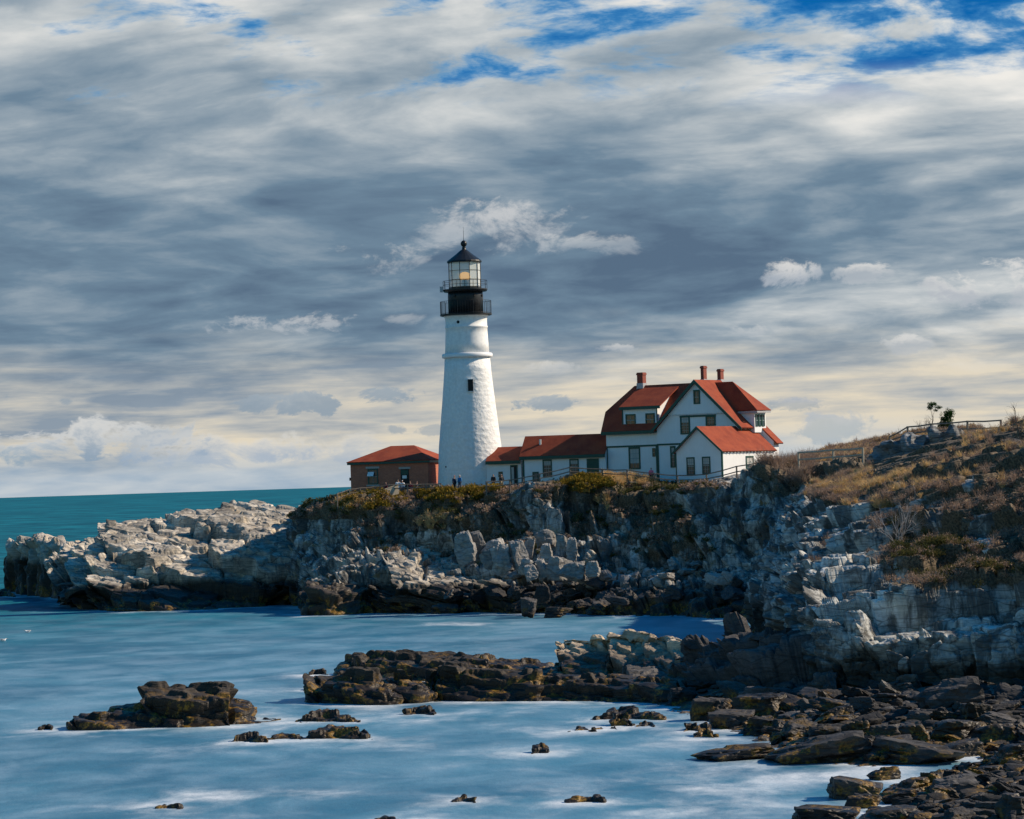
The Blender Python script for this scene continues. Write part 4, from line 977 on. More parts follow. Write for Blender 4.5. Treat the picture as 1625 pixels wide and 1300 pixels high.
# --- keeper's house
HF = Frame(P(963.6, 757, 350)*np.array([1, 1, 0]), 33)
KH = root_of(HF, 'keepers_house', 'large white two storey house with steep red roofs, green trim and three brick chimneys', 'house')
def plane_hit(fr, px, py, p0, n):
    """local point where the sight line meets a roof plane"""
    v = ray(px, py); vl = np.array([v@fr.x, v@fr.y, v[2]]); c = CAM-fr.o; cl = np.array([c@fr.x, c@fr.y, c[2]])
    n = np.array(n, float); t = ((np.array(p0)-cl)@n)/(vl@n); return cl+vl*t
ZE, ZR, RX = 18.2, 23.3, 1.23          # main eave, ridge, left end of the ridge
sm = (ZR-ZE)/5.
J = plane_hit(HF, 960.7, 653.7, (0, -.5, ZE), (0, -sm, 1))
WA = np.array([12.2, -1.3, 23.46]); sw = .95; YBW = 5.2; WXL, WXR = 6.57, 17.9
mb = MB(); mb.box(.02, 12, 0, 9, 11, ZE+.1); mb.box(7.05, 17.3, -.8, YBW, 11, 18.0)
xz_prism(mb, [(7.05, 17.99), (17.3, 17.99), (17.3, 18.35), (12.2, 23.2), (7.05, 18.3)], -.8, YBW)
yz_prism(mb, [(0., ZE), (9., ZE), (9-J[1]-.3, J[2]-.1), (J[1]+.3, J[2]-.1)], .03, .5)
mb.build('wall', M['white'], KH)
zs = HF.T(1100, 656.7, -.95)[2]
k_ = (zs-18.3)/.95
mb = MB(); xz_prism(mb, [(7.05+k_+.05, zs), (17.3-k_-.0, zs), (12.2, 23.2)], -.97, -.81)
n = 40; xs = np.linspace(7.1+k_, 17.2-k_, n+1)
for i in range(n): xz_prism(mb, [(xs[i]+.03, zs+.01), (xs[i]+.03, zs-.07), ((xs[i]+xs[i+1])/2, zs-.16), (xs[i+1]-.03, zs-.07), (xs[i+1]-.03, zs+.01)], -.95, -.83)
mb.build('gable_pediment', M['white'], KH)
RL = (RX, 4.5, ZR)
mb = MB(); Jb = (J[0], 9-J[1], J[2])
mb.slab([(-.33, -.5, ZE), (12.2, -.5, ZE), (12.2, 4.5, ZR), RL, tuple(J)], .14)
mb.slab([(-.33, 9.5, ZE), (12.2, 9.5, ZE), (12.2, 4.5, ZR), RL, Jb], .14)
mb.slab([tuple(J), Jb, RL], .14); mb.build('main_roof', M['roof'], KH)
mb = MB(); zb = 23.46
YB = min(np.linspace(3.8, 9.5, 60), key=lambda y_: abs(HF.T(1243.5, 703, y_)[2]-(zb-sw*(HF.T(1243.5, 703, y_)[0]-12.2)))); xq = HF.T(1243.5, 703, YB)[0]
mb.slab([(WXL, -1.3, zb-sw*(12.2-WXL)), (12.2, -1.3, zb), (12.2, YB, zb), (WXL, YB, zb-sw*(12.2-WXL))], .14)
mb.slab([(WXR, -1.3, zb-sw*(WXR-12.2)), (12.2, -1.3, zb), (12.2, YB, zb), (xq, YB, zb-sw*(xq-12.2)), (xq, 3.2, zb-sw*(xq-12.2)), (WXR, 3.2, zb-sw*(WXR-12.2))][::-1], .14)
mb.build('gable_roof', M['roof'], KH)
mb = MB(); xz_prism(mb, [(17.31, 11), (xq-.45, 11), (xq-.45, zb-sw*(xq-.45-12.2)-.2), (17.31, zb-sw*(17.31-12.2)-.2)], 3.22, YB-.3); mb.build('rear_porch', M['white'], KH)
mb = MB()
for sgn, xe in ((-1, WXL), (1, WXR)):
    ze_ = zb-sw*abs(xe-12.2)
    xz_prism(mb, [(12.2, zb+.02), (xe, ze_+.02), (xe, ze_-.38), (12.2, zb-.40)][::sgn], -1.36, -1.302)
mb.build('rake_board', M['green'], KH)
mb = MB(); mb.box(-.33, 6.5, -.55, -.502, ZE-.38, ZE-.03); mb.box(.0, 6.9, -.50, -.01, ZE-.3, ZE-.16); mb.build('eave_board', M['green'], KH)
zt = HF.T(1000, 708.3, 0)[2]
mb = MB(); mb.box(-.03, 7.0, -.06, .01, zt-.1, zt+.1); mb.box(7.0, 11.5, -.87, -.8, zt-.05, zt+.14)
mb.box(-.03, .17, -.062, .01, 11, zt-.1); mb.box(7.02, 7.2, -.86, -.79, 11, zt-.05); mb.box(6.86, 7.04, -.88, -.60, 11, zt-.05)
mb.build('trim_board', M['green'], KH)
zt2 = HF.T(1100, 657.5, -.8)[2]
a = HF.T(1079, 660, -.8)[0]; b = HF.T(1136.3, 660, -.8)[0]
mb = MB(); mb.box(a, b, -.9, -.81, zs-.36, zs-.17); mb.build('head_board', M['green'], KH)
for (a0, b0, a1, b1, y, c_, r_, bl) in ((1100.3, 619, 1111.5, 641, -.97, 2, 2, 0), (1079.3, 659.6, 1095.6, 689, -.8, 3, 6, .35), (1119.8, 659.6, 1136, 675.5, -.8, 3, 3, .0), (997.5, 709.9, 1016.9, 744.4, 0, 3, 4, .75), (1063.5, 708, 1073, 742, -.8, 2, 4, .4), (1035.3, 711.3, 1040.6, 724.7, 0, 1, 2, 0)):
    p, q = HF.T(a0, b0, y), HF.T(a1, b1, y); window(KH, p[0], q[0], q[2], p[2], y, cols=c_, rows=r_, blind=bl, cas=.16 if c_ > 1 else .08)
# left dormer
yf = .25
d0, d1 = HF.T(987.6, 660, yf)[0], HF.T(1043.4, 660, yf)[0]
zd0 = ZE+sm*(yf+.5)-.25; zde = HF.T(1014, 646.5, yf-.35)[2]
tp = plane_hit(HF, 1031, 618.3, (0, -.5, ZE), (0, -sm, 1)); zde_w = zde+.35*(tp[2]-zde)/(tp[1]-yf+.35)
mb = MB(); yz_prism(mb, [(yf, zd0), (tp[1], tp[2]-.25), (yf, zde_w-.02)], d0, d1); dm = mb.build('dormer', M['white'], KH)
e0, e1 = HF.T(982.3, 646.8, yf-.35)[0], HF.T(1047.3, 645, yf-.35)[0]
mb = MB(); mb.slab([(e0, yf-.35, zde+.12), (e1, yf-.35, zde+.12), (e1, tp[1]+.3, tp[2]+.12+.3*(tp[2]-zde)/(tp[1]-yf+.35)), (e0, tp[1]+.3, tp[2]+.12+.3*(tp[2]-zde)/(tp[1]-yf+.35))], .11); mb.build('dormer_roof', M['roof'], dm)
mb = MB(); mb.box(e0, e1, yf-.39, yf-.352, zde-.22, zde+.1); mb.box(d0, d0+.12, yf-.05, yf, zd0, zde_w-.05); mb.box(d1-.12, d1, yf-.05, yf, zd0, zde_w-.05); mb.build('dormer_trim', M['green'], dm)
for (a0, b0, a1, b1) in ((992.8, 657.7, 1009.2, 675.6), (1024.3, 656.2, 1039.6, 674.6)):
    p, q = HF.T(a0, b0, yf), HF.T(a1, b1, yf); window(dm, p[0], q[0], q[2], p[2], yf, cols=2, rows=2)
# right dormer with hipped roof and three windows to the sun
y0, y1, ym_ = 1.5, 4.1, 2.8
xw = HF.T(1197.2, 665, y0)[0]; zdw = HF.T(1197.2, 652.6, y0)[2]
mb = MB(); mb.box(12.5, xw, y0, y1, 17.5, zdw+.05); d2 = mb.build('dormer', M['white'], KH)
xe, ye, zee = HF.T(1201.5, 650.6, y0-.3)[0], y0-.3, HF.T(1201.5, 650.6, y0-.3)[2]
re = HF.T(1162.5, 605.5, ym_); RE = (re[0], ym_, re[2])
mb = MB()
yf2 = 2*ym_-ye
mb.slab([(11.9, ye, zee), (xe, ye, zee), RE, (11.9, ym_, re[2])], .1); mb.slab([(11.9, yf2, zee), (xe, yf2, zee), RE, (11.9, ym_, re[2])], .1); mb.slab([(xe, ye, zee), (xe, yf2, zee), RE], .1)
mb.build('dormer_roof', M['roof'], d2)
mb = MB(); mb.box(12.5, xe-.02, ye+.01, ye+.06, zee-.3, zee-.11); mb.box(xe-.06, xe-.012, ye+.06, yf2-.06, zee-.3, zee-.11); mb.build('dormer_trim', M['lead'], d2)
zw0 = zee-2.0
for i in range(3):
    a = y0+.2+i*.72; window(d2, a, a+.6, zw0+.25, zee-.45, xw, 'right', cols=1, rows=2, cas=.08)
# chimneys
for (a0, a1, top, y, base, dp) in ((1010.5, 1023.7, 591.7, 4.5, 22.2, .75), (1111.2, 1120.2, 581., 1.6, 22.3, .7), (1137.6, 1147.2, 586., 5.2, 22.0, .7)):
    p, q = HF.T(a0, top, y), HF.T(a1, top, y); x0, x1 = p[0]+.22, q[0]-.12
    mb = MB(); mb.box(x0, x1, y-dp/2, y+dp/2, base, p[2]-.28); mb.box(x0-.06, x1+.06, y-dp/2-.06, y+dp/2+.06, p[2]-.28, p[2]-.1); mb.box(x0-.01, x1+.01, y-dp/2-.01, y+dp/2+.01, p[2]-.1, p[2]); ch = mb.build('chimney', M['chimney'], KH)
    mb = MB(); mb.box(x0-.05, x1+.05, y-dp/2-.05, y+dp/2+.05, base, ZR+.25); mb.build('flashing', M['lead'], ch)

# --- annex in front of the house
YA = -9.
AX = root_of(HF, 'annex', 'white single storey annex with bright red gable roof in front of the house', 'building')
ax0, ax1 = HF.T(1073, 740, YA)[0], HF.T(1146.6, 740, YA)[0]; ap = HF.T(1104.4, 676.6, YA-.35); axm = (ax0+ax1)/2
ez = (HF.T(1066, 718.7, YA-.35)[2]+HF.T(1145.8, 716.8, YA-.35)[2])/2
ox = (axm-HF.T(1066, 718.7, YA-.35)[0]); sa = (ap[2]-ez)/ox; yb = HF.TX(1233, 716, ax1+.25)[1]
wz = ez+sa*(ox-(ax1-axm))-.14
mb = MB(); mb.box(ax0, ax1, YA, yb-.3, 11, wz); xz_prism(mb, [(ax0, wz-.001), (ax1, wz-.001), (axm, ap[2]-.16)], YA, yb-.3); mb.build('wall', M['white'], AX)
mb = MB()
for sg in (-1, 1): mb.slab([(axm+sg*ox, YA-.35, ez), (axm, YA-.35, ap[2]), (axm, yb, ap[2]), (axm+sg*ox, yb, ez)], .12)
mb.build('roof', M['roof'], AX)
mb = MB()
for sg in (-1, 1): xz_prism(mb, [(axm, ap[2]+.01), (axm+sg*ox, ez+.01), (axm+sg*ox, ez-.24), (axm, ap[2]-.27)][::sg], YA-.40, YA-.352)
mb.build('rake_board', M['green'], AX)
mb = MB(); mb.box(ax1-.13, ax1+.03, YA-.035, YA+.12, 11, wz-.1); mb.box(ax0-.03, ax0+.08, YA-.03, YA+.1, 11, wz-.1); mb.build('corner_board', M['green'], AX)
for i in range(16):
    y = YA+.3+i*(yb-YA-.6)/15; mb = MB(); mb.box(ax1+.02, axm+ox-.08, y-.05, y+.05, ez-.18, ez-.05); mb.build('rafter_tail', M['white'], AX)
for (a0, b0, a1, b1) in ((1089.4, 726, 1103.2, 754), (1114.1, 725, 1127.9, 752)):
    p, q = HF.T(a0, b0, YA), HF.T(a1, b1, YA); window(AX, p[0], q[0], q[2], p[2], YA, cols=3, rows=4, blind=.42, cas=.11)
p, q = HF.TX(1183.2, 723.7, ax1), HF.TX(1196, 752, ax1); window(AX, p[1], q[1], q[2], p[2], ax1, 'right', cols=2, rows=3, blind=.5)

# ------------------------------------------------------------------ plants
def tri_cloud(C_, U_, V_):
    """one small triangle per row: base centre C, half base U, tip vector V"""
    n = len(C_); V = np.empty((n, 3, 3)); V[:, 0] = C_-U_; V[:, 1] = C_+U_; V[:, 2] = C_+V_
    return V.reshape(-1, 3), np.arange(n*3).reshape(-1, 3)
def rdir(n, up=.9, spread=.6, bias=None):
    d = rng.normal(0, spread, (n, 3)); d[:, 2] = np.abs(d[:, 2])*.5+up
    if bias is not None: d += bias
    return d/np.linalg.norm(d, axis=1, keepdims=True)
def strands(B, L, w, up=.9, spread=.5, bias=None):
    n = len(B); d = rdir(n, up, spread, bias)
    u = np.cross(d, rng.normal(0, 1, (n, 3))); u /= np.linalg.norm(u, axis=1, keepdims=True)+1e-9
    return B, u*w[:, None]/2, d*L[:, None]
def leaves(Cc, s_):
    n = len(Cc); a = rng.normal(0, 1, (n, 3)); a /= np.linalg.norm(a, axis=1, keepdims=True)
    b = np.cross(a, rng.normal(0, 1, (n, 3))); b /= np.linalg.norm(b, axis=1, keepdims=True)
    return Cc, a*s_[:, None]/2, b*s_[:, None]
def shrubs(B, N_, R_, k_str, k_leaf, leaf, wid, flat_=.8):
    """fuzzy low shrubs: twigs from a root plus leaf flecks through the crown"""
    out = []
    i = np.repeat(np.arange(len(B)), k_str); n = len(i)
    L = R_[i]*rng.uniform(.5, 1.2, n)
    out.append(strands(B[i]+rng.normal(0, .12, (n, 3))*R_[i, None], L, wid*rng.uniform(.6, 1.4, n), .7, .75, N_[i]*.5))
    if k_leaf:
        i = np.repeat(np.arange(len(B)), k_leaf); n = len(i)
        d = rdir(n, .45, .8, N_[i]*.3); r_ = rng.uniform(.35, 1.05, n)**.7
        c = B[i]+d*(R_[i]*r_)[:, None]*np.array([1, 1, flat_])
        out.append(leaves(c, leaf*rng.uniform(.6, 1.5, n)))
    return [np.concatenate(z) for z in zip(*out)]
PL = {k: [] for k in ('grass', 'scrub', 'heath', 'bayberry')}
def pick(gn, cond, n):
    V, N, w, px, py = GRID[gn]; pr = np.where(cond, w**1.5, 0.)
    vis = (px > -60) & (px < 1690)
    pr = pr*vis; i = rng.choice(len(V), n, p=pr/pr.sum()); return V[i]+rng.normal(0, .06, (n, 3)), N[i], px[i], py[i]
def inz(px, py, zs):
    m_ = np.zeros(len(px), bool)
    for cx, cy, rx, ry in zs: m_ |= ((px-cx)/rx)**2+((py-cy)/ry)**2 < 1
    return m_
V, N, w, px, py = GRID['cliff']
ny = fbm(V*.25, 3, 321)
BAY = [(590, 797, 55, 14), (715, 784, 65, 15), (935, 772, 42, 13), (765, 776, 26, 12)]
GOLD = [(1005, 758, 48, 14), (700, 830, 40, 14), (960, 800, 30, 12), (560, 802, 40, 10)]
TALL = [(1246, 744, 44, 30)]
front = V[:, 1] < 345+np.clip(px-1250, 0, 300)*.05
B, n_, x_, y_ = pick('cliff', inz(px, py, BAY) & front, 420); PL['bayberry'].append(shrubs(B, n_, rng.uniform(.5, 1.1, len(B)), 14, 60, .17, .05))
B, n_, x_, y_ = pick('cliff', inz(px, py, GOLD) & front, 260); PL['grass'].append(shrubs(B, n_, rng.uniform(.5, .95, len(B)), 60, 10, .14, .06))
B, n_, x_, y_ = pick('cliff', (py > 770) & (py < 900) & (w > .4) & (ny < .05), 1500); PL['scrub'].append(shrubs(B, n_, rng.uniform(.35, .8, len(B)), 22, 30, .15, .05))
B, n_, x_, y_ = pick('cliff', (py > 768) & (py < 900) & (w > .4) & (ny > .0) & (px < 1130), 1000); PL['heath'].append(shrubs(B, n_, rng.uniform(.35, .8, len(B)), 16, 40, .15, .05))
B, n_, x_, y_ = pick('cliff', inz(px, py, [(1080, 776, 60, 12), (1180, 764, 60, 8), (850, 776, 40, 8), (960, 762, 40, 10)]), 240); PL['heath'].append(shrubs(B, n_, rng.uniform(.25, .5, len(B)), 20, 30, .12, .05))
B, n_, x_, y_ = pick('cliff', inz(px, py, TALL) & front, 190); PL['scrub'].append(shrubs(B, n_, rng.uniform(.9, 1.7, len(B)), 110, 25, .12, .045))
hill = (px > 1280) & (w > .4) & (V[:, 1] > 300) & ~((px < 1392) & (py > 712) & (V[:, 1] < 318))
B, n_, x_, y_ = pick('cliff', hill, 2200); PL['scrub'].append(shrubs(B, n_, rng.uniform(.35, .75, len(B)), 30, 10, .12, .045))
B, n_, x_, y_ = pick('cliff', hill, 1600); PL['grass'].append(shrubs(B, n_, rng.uniform(.3, .6, len(B)), 30, 0, .12, .045))
B, n_, x_, y_ = pick('cliff', (px > 520) & (px < 1290) & (V[:, 1] > 334) & (V[:, 1] < 356) & (V[:, 2] > 11.5), 1600); PL['heath'].append(shrubs(B, n_, rng.uniform(.12, .25, len(B)), 16, 4, .10, .05))
V, N, w, px, py = GRID['cliff.001']
ny = fbm(V*.3, 3, 331); topz = np.interp(px, [1280, 1340, 1400, 1460, 1540, 1640], [800, 812, 812, 800, 790, 770])
clear_ = (px > 1384) & (px < 1526) & (py < 756) & (V[:, 1] > 232)
tp_ = (py < topz) & (w > .45) & ~clear_
B, n_, x_, y_ = pick('cliff.001', tp_ & (ny > -.2), 3000); PL['grass'].append(shrubs(B, n_, rng.uniform(.3, .65, len(B)), 60, 6, .07, .03))
B, n_, x_, y_ = pick('cliff.001', tp_ & (ny < -.02), 1500); PL['scrub'].append(shrubs(B, n_, rng.uniform(.35, .8, len(B)), 55, 20, .07, .028))
B, n_, x_, y_ = pick('cliff.001', (py > topz-25) & (w > .4) & ~clear_, 4300); PL['scrub'].append(shrubs(B, n_, rng.uniform(.3, .75, len(B)), 34, 36, .075, .028))
B, n_, x_, y_ = pick('cliff.001', inz(px, py, [(1490, 890, 80, 34), (1440, 850, 40, 30), (1575, 915, 50, 22)]) & (w > .4), 420); PL['heath'].append(shrubs(B, n_, rng.uniform(.3, .7, len(B)), 20, 70, .075, .03))
for k, (lb, ct) in dict(grass=('dry golden grass growing in tufts over the cliff tops', 'grass'), scrub=('leafless brown scrub covering the cliff tops and slopes', 'scrub'), heath=('low dark green heath on the cliff slopes', 'heath'), bayberry=('yellow green bushes along the brow below the brick building and lighthouse', 'bushes')).items():
    V_, F_ = tri_cloud(*[np.concatenate(z) for z in zip(*PL[k])])
    tag(mesh_np({'grass': 'grass', 'scrub': 'scrub', 'heath': 'heath', 'bayberry': 'bushes'}[k], V_, F_, M[k]), lb, ct, kind='stuff')
def on_ground(px, py, gn, dmin=0, dmax=1e9):
    V, N, w, X, Y = GRID[gn]; d = (X-px)**2+(Y-py)**2+np.where((V[:, 1] < dmin) | (V[:, 1] > dmax), 1e9, 0)
    return V[int(np.argmin(d))].copy()
# one round mound of gold grass on the brow of the near cliff
def mound(px, py, gn, r, h, name, label, cat, mats, n, wid, rect=1.):
    b = on_ground(px, py, gn); t = thing(name, label, cat, b)
    for mt, part, f, Lf in mats:
        k = int(n*f); a = rng.uniform(0, 6.28, k); q = np.sqrt(rng.uniform(0, 1, k))*r
        B = np.stack([q*np.cos(a), q*np.sin(a)*.7, -.3+0*a], 1)
        L = Lf*h*rng.uniform(.6, 1.1, k)*(1.15-.55*(q/r)**2)
        bias = np.stack([np.cos(a)*q/r*.8, np.sin(a)*q/r*.8, 0*a], 1)
        V_, F_ = tri_cloud(*strands(B, L, wid*rng.uniform(.6, 1.4, k), .9, .22, bias)); mesh_np(part, V_, F_, M[mt], t)
    return t
mound(1328, 800, 'cliff.001', 1.9, 1.75, 'grass_mound', 'round mound of purple brown and golden grass at the cliff edge', 'grass mound', [('grass', 'blades', .55, .8), ('scrub', 'twigs', .45, 1.)], 5200, .035)
mound(1410, 800, 'cliff.001', .9, .8, 'grass_mound', 'small drooping golden grass tuft beside a bare white shrub', 'grass mound', [('grass', 'blades', 1., 1.)], 1500, .03)

# trees and bare shrubs
def branch(mb, p, d, L, r, lev, spread=.5, n=3, upb=.25, tips=None, wind=(0, 0, 0)):
    p = np.asarray(p, float); d = np.asarray(d, float); d = d/np.linalg.norm(d)
    pts = [p]; rr = [r]
    for k in range(3):
        d = d+rng.normal(0, .16, 3)+np.array([0, 0, upb*.3])+np.asarray(wind)*.3; d /= np.linalg.norm(d)
        p = p+d*L/3; pts.append(p); rr.append(r*(1-.2*(k+1)))
    mb.tube(pts, rr, 5 if lev > 1 else 3, cap=False)
    if lev == 0:
        if tips is not None: tips.append(p)
        return
    for k in range(n):
        q = pts[1+k % 3] if k < n-1 else pts[3]
        dd = d+rng.normal(0, spread, 3); branch(mb, q, dd, L*rng.uniform(.55, .8), r*.5, lev-1, spread, n, upb, tips, wind)
def tree(px, py, gn, name, label, cat, height, r, lev, mat, lean=(0, 0, 1), n=3, spread=.55, stems=1, leafy=None, wind=(0, 0, 0), dr=(0, 1e9), fwd=0.):
    b = on_ground(px, py, gn, *dr)+np.array([0, -fwd, 0]); t = thing(name, label, cat, b); mb = MB(); tips = []
    for s_ in range(stems):
        l_ = np.asarray(lean, float)+rng.normal(0, .22, 3)*(stems > 1)
        branch(mb, (rng.normal(0, .15)*(stems > 1), rng.normal(0, .15)*(stems > 1), -.3), l_, height*.45, r, lev, spread, n, .25, tips, wind)
    mb.build('trunk' if stems == 1 else 'stems', M[mat], t)
    if leafy:
        c_, ra, ms, cnt, sz = leafy
        C_ = []
        for (cx, cy, cz, rx, ry, rz) in c_:
            k = int(cnt*rx*rz); u_ = rng.normal(0, 1, (k, 3)); u_ /= np.linalg.norm(u_, axis=1, keepdims=True); q = u_*rng.uniform(.3, 1.05, (k, 1))
            q = q*(1+.35*fbm(u_*2.2+cx*3, 3, 9))[:, None]; C_.append(q*np.array([rx, ry, rz])+np.array([cx, cy, cz]))
        C_ = np.concatenate(C_); C_ = C_[fbm(C_*3.3, 3, 17) > -.3]; V_, F_ = tri_cloud(*leaves(C_, sz*rng.uniform(.6, 1.5, len(C_)))); mesh_np('crown', V_, F_, M[ms], t)
    return t
tree(1478, 676, 'cliff', 'windswept_tree', 'thin windswept tree with a small dark flat crown on the hilltop', 'tree', 2.6, .10, 3, 'twig', (.02, 0, 1), 3, .4, 1, ([(.2, 0, 2.85, .6, .5, .32), (.8, 0, 2.55, .42, .4, .2), (-.15, 0, 2.5, .36, .35, .25), (.5, 0, 2.25, .3, .3, .16)], 1, 'needles', 5200, .075), dr=(296, 345))
tree(1500, 677, 'cliff', 'evergreen_bush', 'dense dark green bush on the hilltop behind the fence', 'bush', 1.2, .06, 2, 'twig', (.05, 0, 1), 3, .4, 1, ([(.05, 0, 1.0, .75, .6, .9), (.4, 0, 1.75, .55, .5, .55), (-.2, 0, .5, .7, .6, .5)], 1, 'needles', 5200, .085), dr=(296, 345))
tree(1468, 678, 'cliff', 'bare_shrub', 'leafless grey brown shrub beside the thin windswept tree', 'shrub', 2.0, .035, 4, 'twig', (-.05, 0, 1), 3, .45, 5, dr=(296, 345))
tree(1418, 864, 'cliff.001', 'bare_shrub', 'bare bleached white shrub clinging to the near cliff face', 'shrub', 3.3, .05, 4, 'bleached', (0, -.3, 1), 3, .30, 5, fwd=1.3)
tree(1622, 690, 'cliff.001', 'bare_tree', 'bare crooked tree leaning left on the skyline at the right edge', 'tree', 2.6, .07, 4, 'twig', (-.25, 0, 1), 3, .45, 1, wind=(-.25, 0, 0))
tree(1640, 712, 'cliff.001', 'bare_tree', 'bare pale branching tree low on the right frame edge', 'tree', 2.2, .05, 4, 'bleached', (-.35, -.1, 1), 3, .5, 2, wind=(-.2, 0, 0))
for k, (x, y, lb) in enumerate([(1425, 690, 'tall thin bare twigs left of the hilltop fence corner'), (1445, 694, 'thin bare twigs at the hilltop fence corner'), (1530, 700, 'sparse bare twigs hanging over the hilltop fence'), (1576, 690, 'sparse bare twigs at the right end of the hilltop fence')]):
    tree(x, y, 'cliff' if k < 3 else 'cliff.001', 'bare_shrub', lb, 'shrub', 1.5, .022, 3, 'twig', (0, 0, 1), 3, .35, 3, dr=(200, 345))

# rock outcrop below the hilltop fence
OUT = ((2.0, 1.8, 2.4), .8, (.1, .2, .3), .08), ((.8, .8, .9), .6, (.05, .1, .1), .04), ((.35, .35, .3), .4, (0, .1, .2), .02)
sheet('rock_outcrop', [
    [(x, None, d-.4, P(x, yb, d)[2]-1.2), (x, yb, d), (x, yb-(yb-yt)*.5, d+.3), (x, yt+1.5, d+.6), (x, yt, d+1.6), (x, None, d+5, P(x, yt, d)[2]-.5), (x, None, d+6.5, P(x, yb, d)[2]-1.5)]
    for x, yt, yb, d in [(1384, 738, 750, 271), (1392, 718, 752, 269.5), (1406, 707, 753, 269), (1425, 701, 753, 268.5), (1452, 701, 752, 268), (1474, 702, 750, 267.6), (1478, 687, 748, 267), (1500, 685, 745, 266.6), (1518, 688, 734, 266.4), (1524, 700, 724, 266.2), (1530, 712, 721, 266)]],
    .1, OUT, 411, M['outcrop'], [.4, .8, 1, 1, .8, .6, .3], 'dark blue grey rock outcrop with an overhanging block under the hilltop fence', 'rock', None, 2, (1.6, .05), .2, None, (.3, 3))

# ------------------------------------------------------------------ boulders, named ones first
FLT = (.5, .8, .65, .95, .42, .75, .6, .85)
def set_boulder(x0, y0, x1, y1, d, base, kind, label, group=None, proto=None, tilt=0., deep=.8, yaw=None):
    """a boulder filling a pixel box at depth d, sunk a little into what carries it"""
    s_ = d/FPX; w = (x1-x0)*s_/2; h = (y1-y0)*s_/2
    k = int(rng.integers(0, 8)) if proto is None else proto
    p = P((x0+x1)/2, (y0+y1)/2, d)
    z = min(p[2], base+h*.55) if base is not None else p[2]
    return boulder((p[0], p[1], z-.04), 1., kind, label, group, (rng.normal(0, .06), tilt, rng.normal(0, .25) if yaw is None else yaw), w, w*deep, (h*1.08+.08)/FLT[k], k)
CB = [(724, 846, 756, 897, 314, 'boulder', 'big square pale block standing on end, left one of the joined pair in the cove', 3), (746, 845, 772, 886, 316, 'boulder', 'pale leaning block joined to the back of the big square block', 7),
      (779, 868, 812, 911, 312, 'boulder', 'pale pointed wedge shaped boulder right of the big square block', 5), (772, 856, 801, 878, 315, 'boulder', 'low grey boulder above the pale wedge', 2), (811, 860, 838, 906, 312, 'boulder', 'tall grey boulder with a rounded top, right of the pale wedge', 3),
      (832, 858, 848, 890, 314, 'boulder', 'brown boulder leaning on the tall rounded grey one', 5), (850, 842, 880, 866, 315, 'boulder', 'grey slab high in the rock fall under the brow', 0), (858, 865, 877, 892, 313, 'boulder', 'pale narrow block standing in the rock fall', 3),
      (823, 888, 846, 912, 309, 'boulder', 'squat pale block below the tall rounded boulder', 1), (832, 898, 854, 920, 308, 'boulder', 'grey brown cracked cube in the lower rock fall', 3), (850, 888, 868, 916, 309, 'boulder', 'upright grey block beside the cracked cube', 7),
      (867, 885, 900, 921, 309, 'boulder', 'large pale block with a flat face in the middle of the rock fall', 1), (899, 856, 917, 893, 312, 'boulder', 'tall thin pale slab standing against the cliff', 3), (897, 891, 931, 921, 307, 'boulder', 'broad pale boulder low in the rock fall', 2),
      (931, 892, 953, 916, 306, 'boulder', 'pale tilted cube at the right end of the pale rock fall', 3), (765, 876, 784, 902, 312, 'boulder', 'small pale block wedged between the square block and the wedge', 5),
      (826, 950, 851, 975, 300, 'boulder_dark', 'brown sunlit pyramid boulder at the water line in the cove', 5), (862, 964, 897, 980, 299, 'boulder_dark', 'low orange brown weedy boulder at the cove water line', 0), (852, 928, 874, 956, 303, 'boulder_dark', 'dark leaning slab above the brown pyramid boulder', 2)]
for x0, y0, x1, y1, d, kd, lb, pr in CB: set_boulder(x0, y0, x1, y1, d, None, kd, lb, 'fallen blocks in the cove', pr, rng.normal(0, .12), .9)
def best_surface(px, py):
    c = []
    for gn in ('cliff', 'ledge'):
        V, N, w, X, Y = GRID[gn]; d = (X-px)**2+(Y-py)**2; i = np.where(d < 12)[0]
        if len(i): c.append(V[i[np.argmin(V[i, 1])]])
    return min(c, key=lambda v: v[1]) if c else None
nb = 0
while nb < 86:
    px, py = rng.uniform(690, 1205), rng.uniform(893, 975)
    if px < 800 and py < 925: continue
    v = best_surface(px, py)
    if v is None or v[2] < -.2: continue
    up = (976-py)/80; s_ = rng.uniform(.35, .95)*(1.15-.45*up)
    kd = 'boulder' if py < 925 and rng.random() < .8 or rng.random() < .15 else 'boulder_dark'
    boulder(v+np.array([0, -.2, .15*s_]), s_, kd, 'angular pale rock in the rubble under the lighthouse cliff' if kd == 'boulder' else 'angular dark wet rock in the rubble at the foot of the cove',
            'pale rubble under the lighthouse cliff' if kd == 'boulder' else 'dark rubble at the foot of the cove', (rng.normal(0, .35), rng.normal(0, .35), rng.uniform(0, 6.28)), rng.uniform(.8, 1.5), rng.uniform(.7, 1.2), rng.uniform(.7, 1.1)); nb += 1
def beach_point(px, py):
    z = .3
    for _ in range(12):
        q = W(px, py, z); zn, sd = beach_z(q[None, :2]); z = .5*z+.5*float(max(zn[0], 0.))
    return W(px, py, z), z
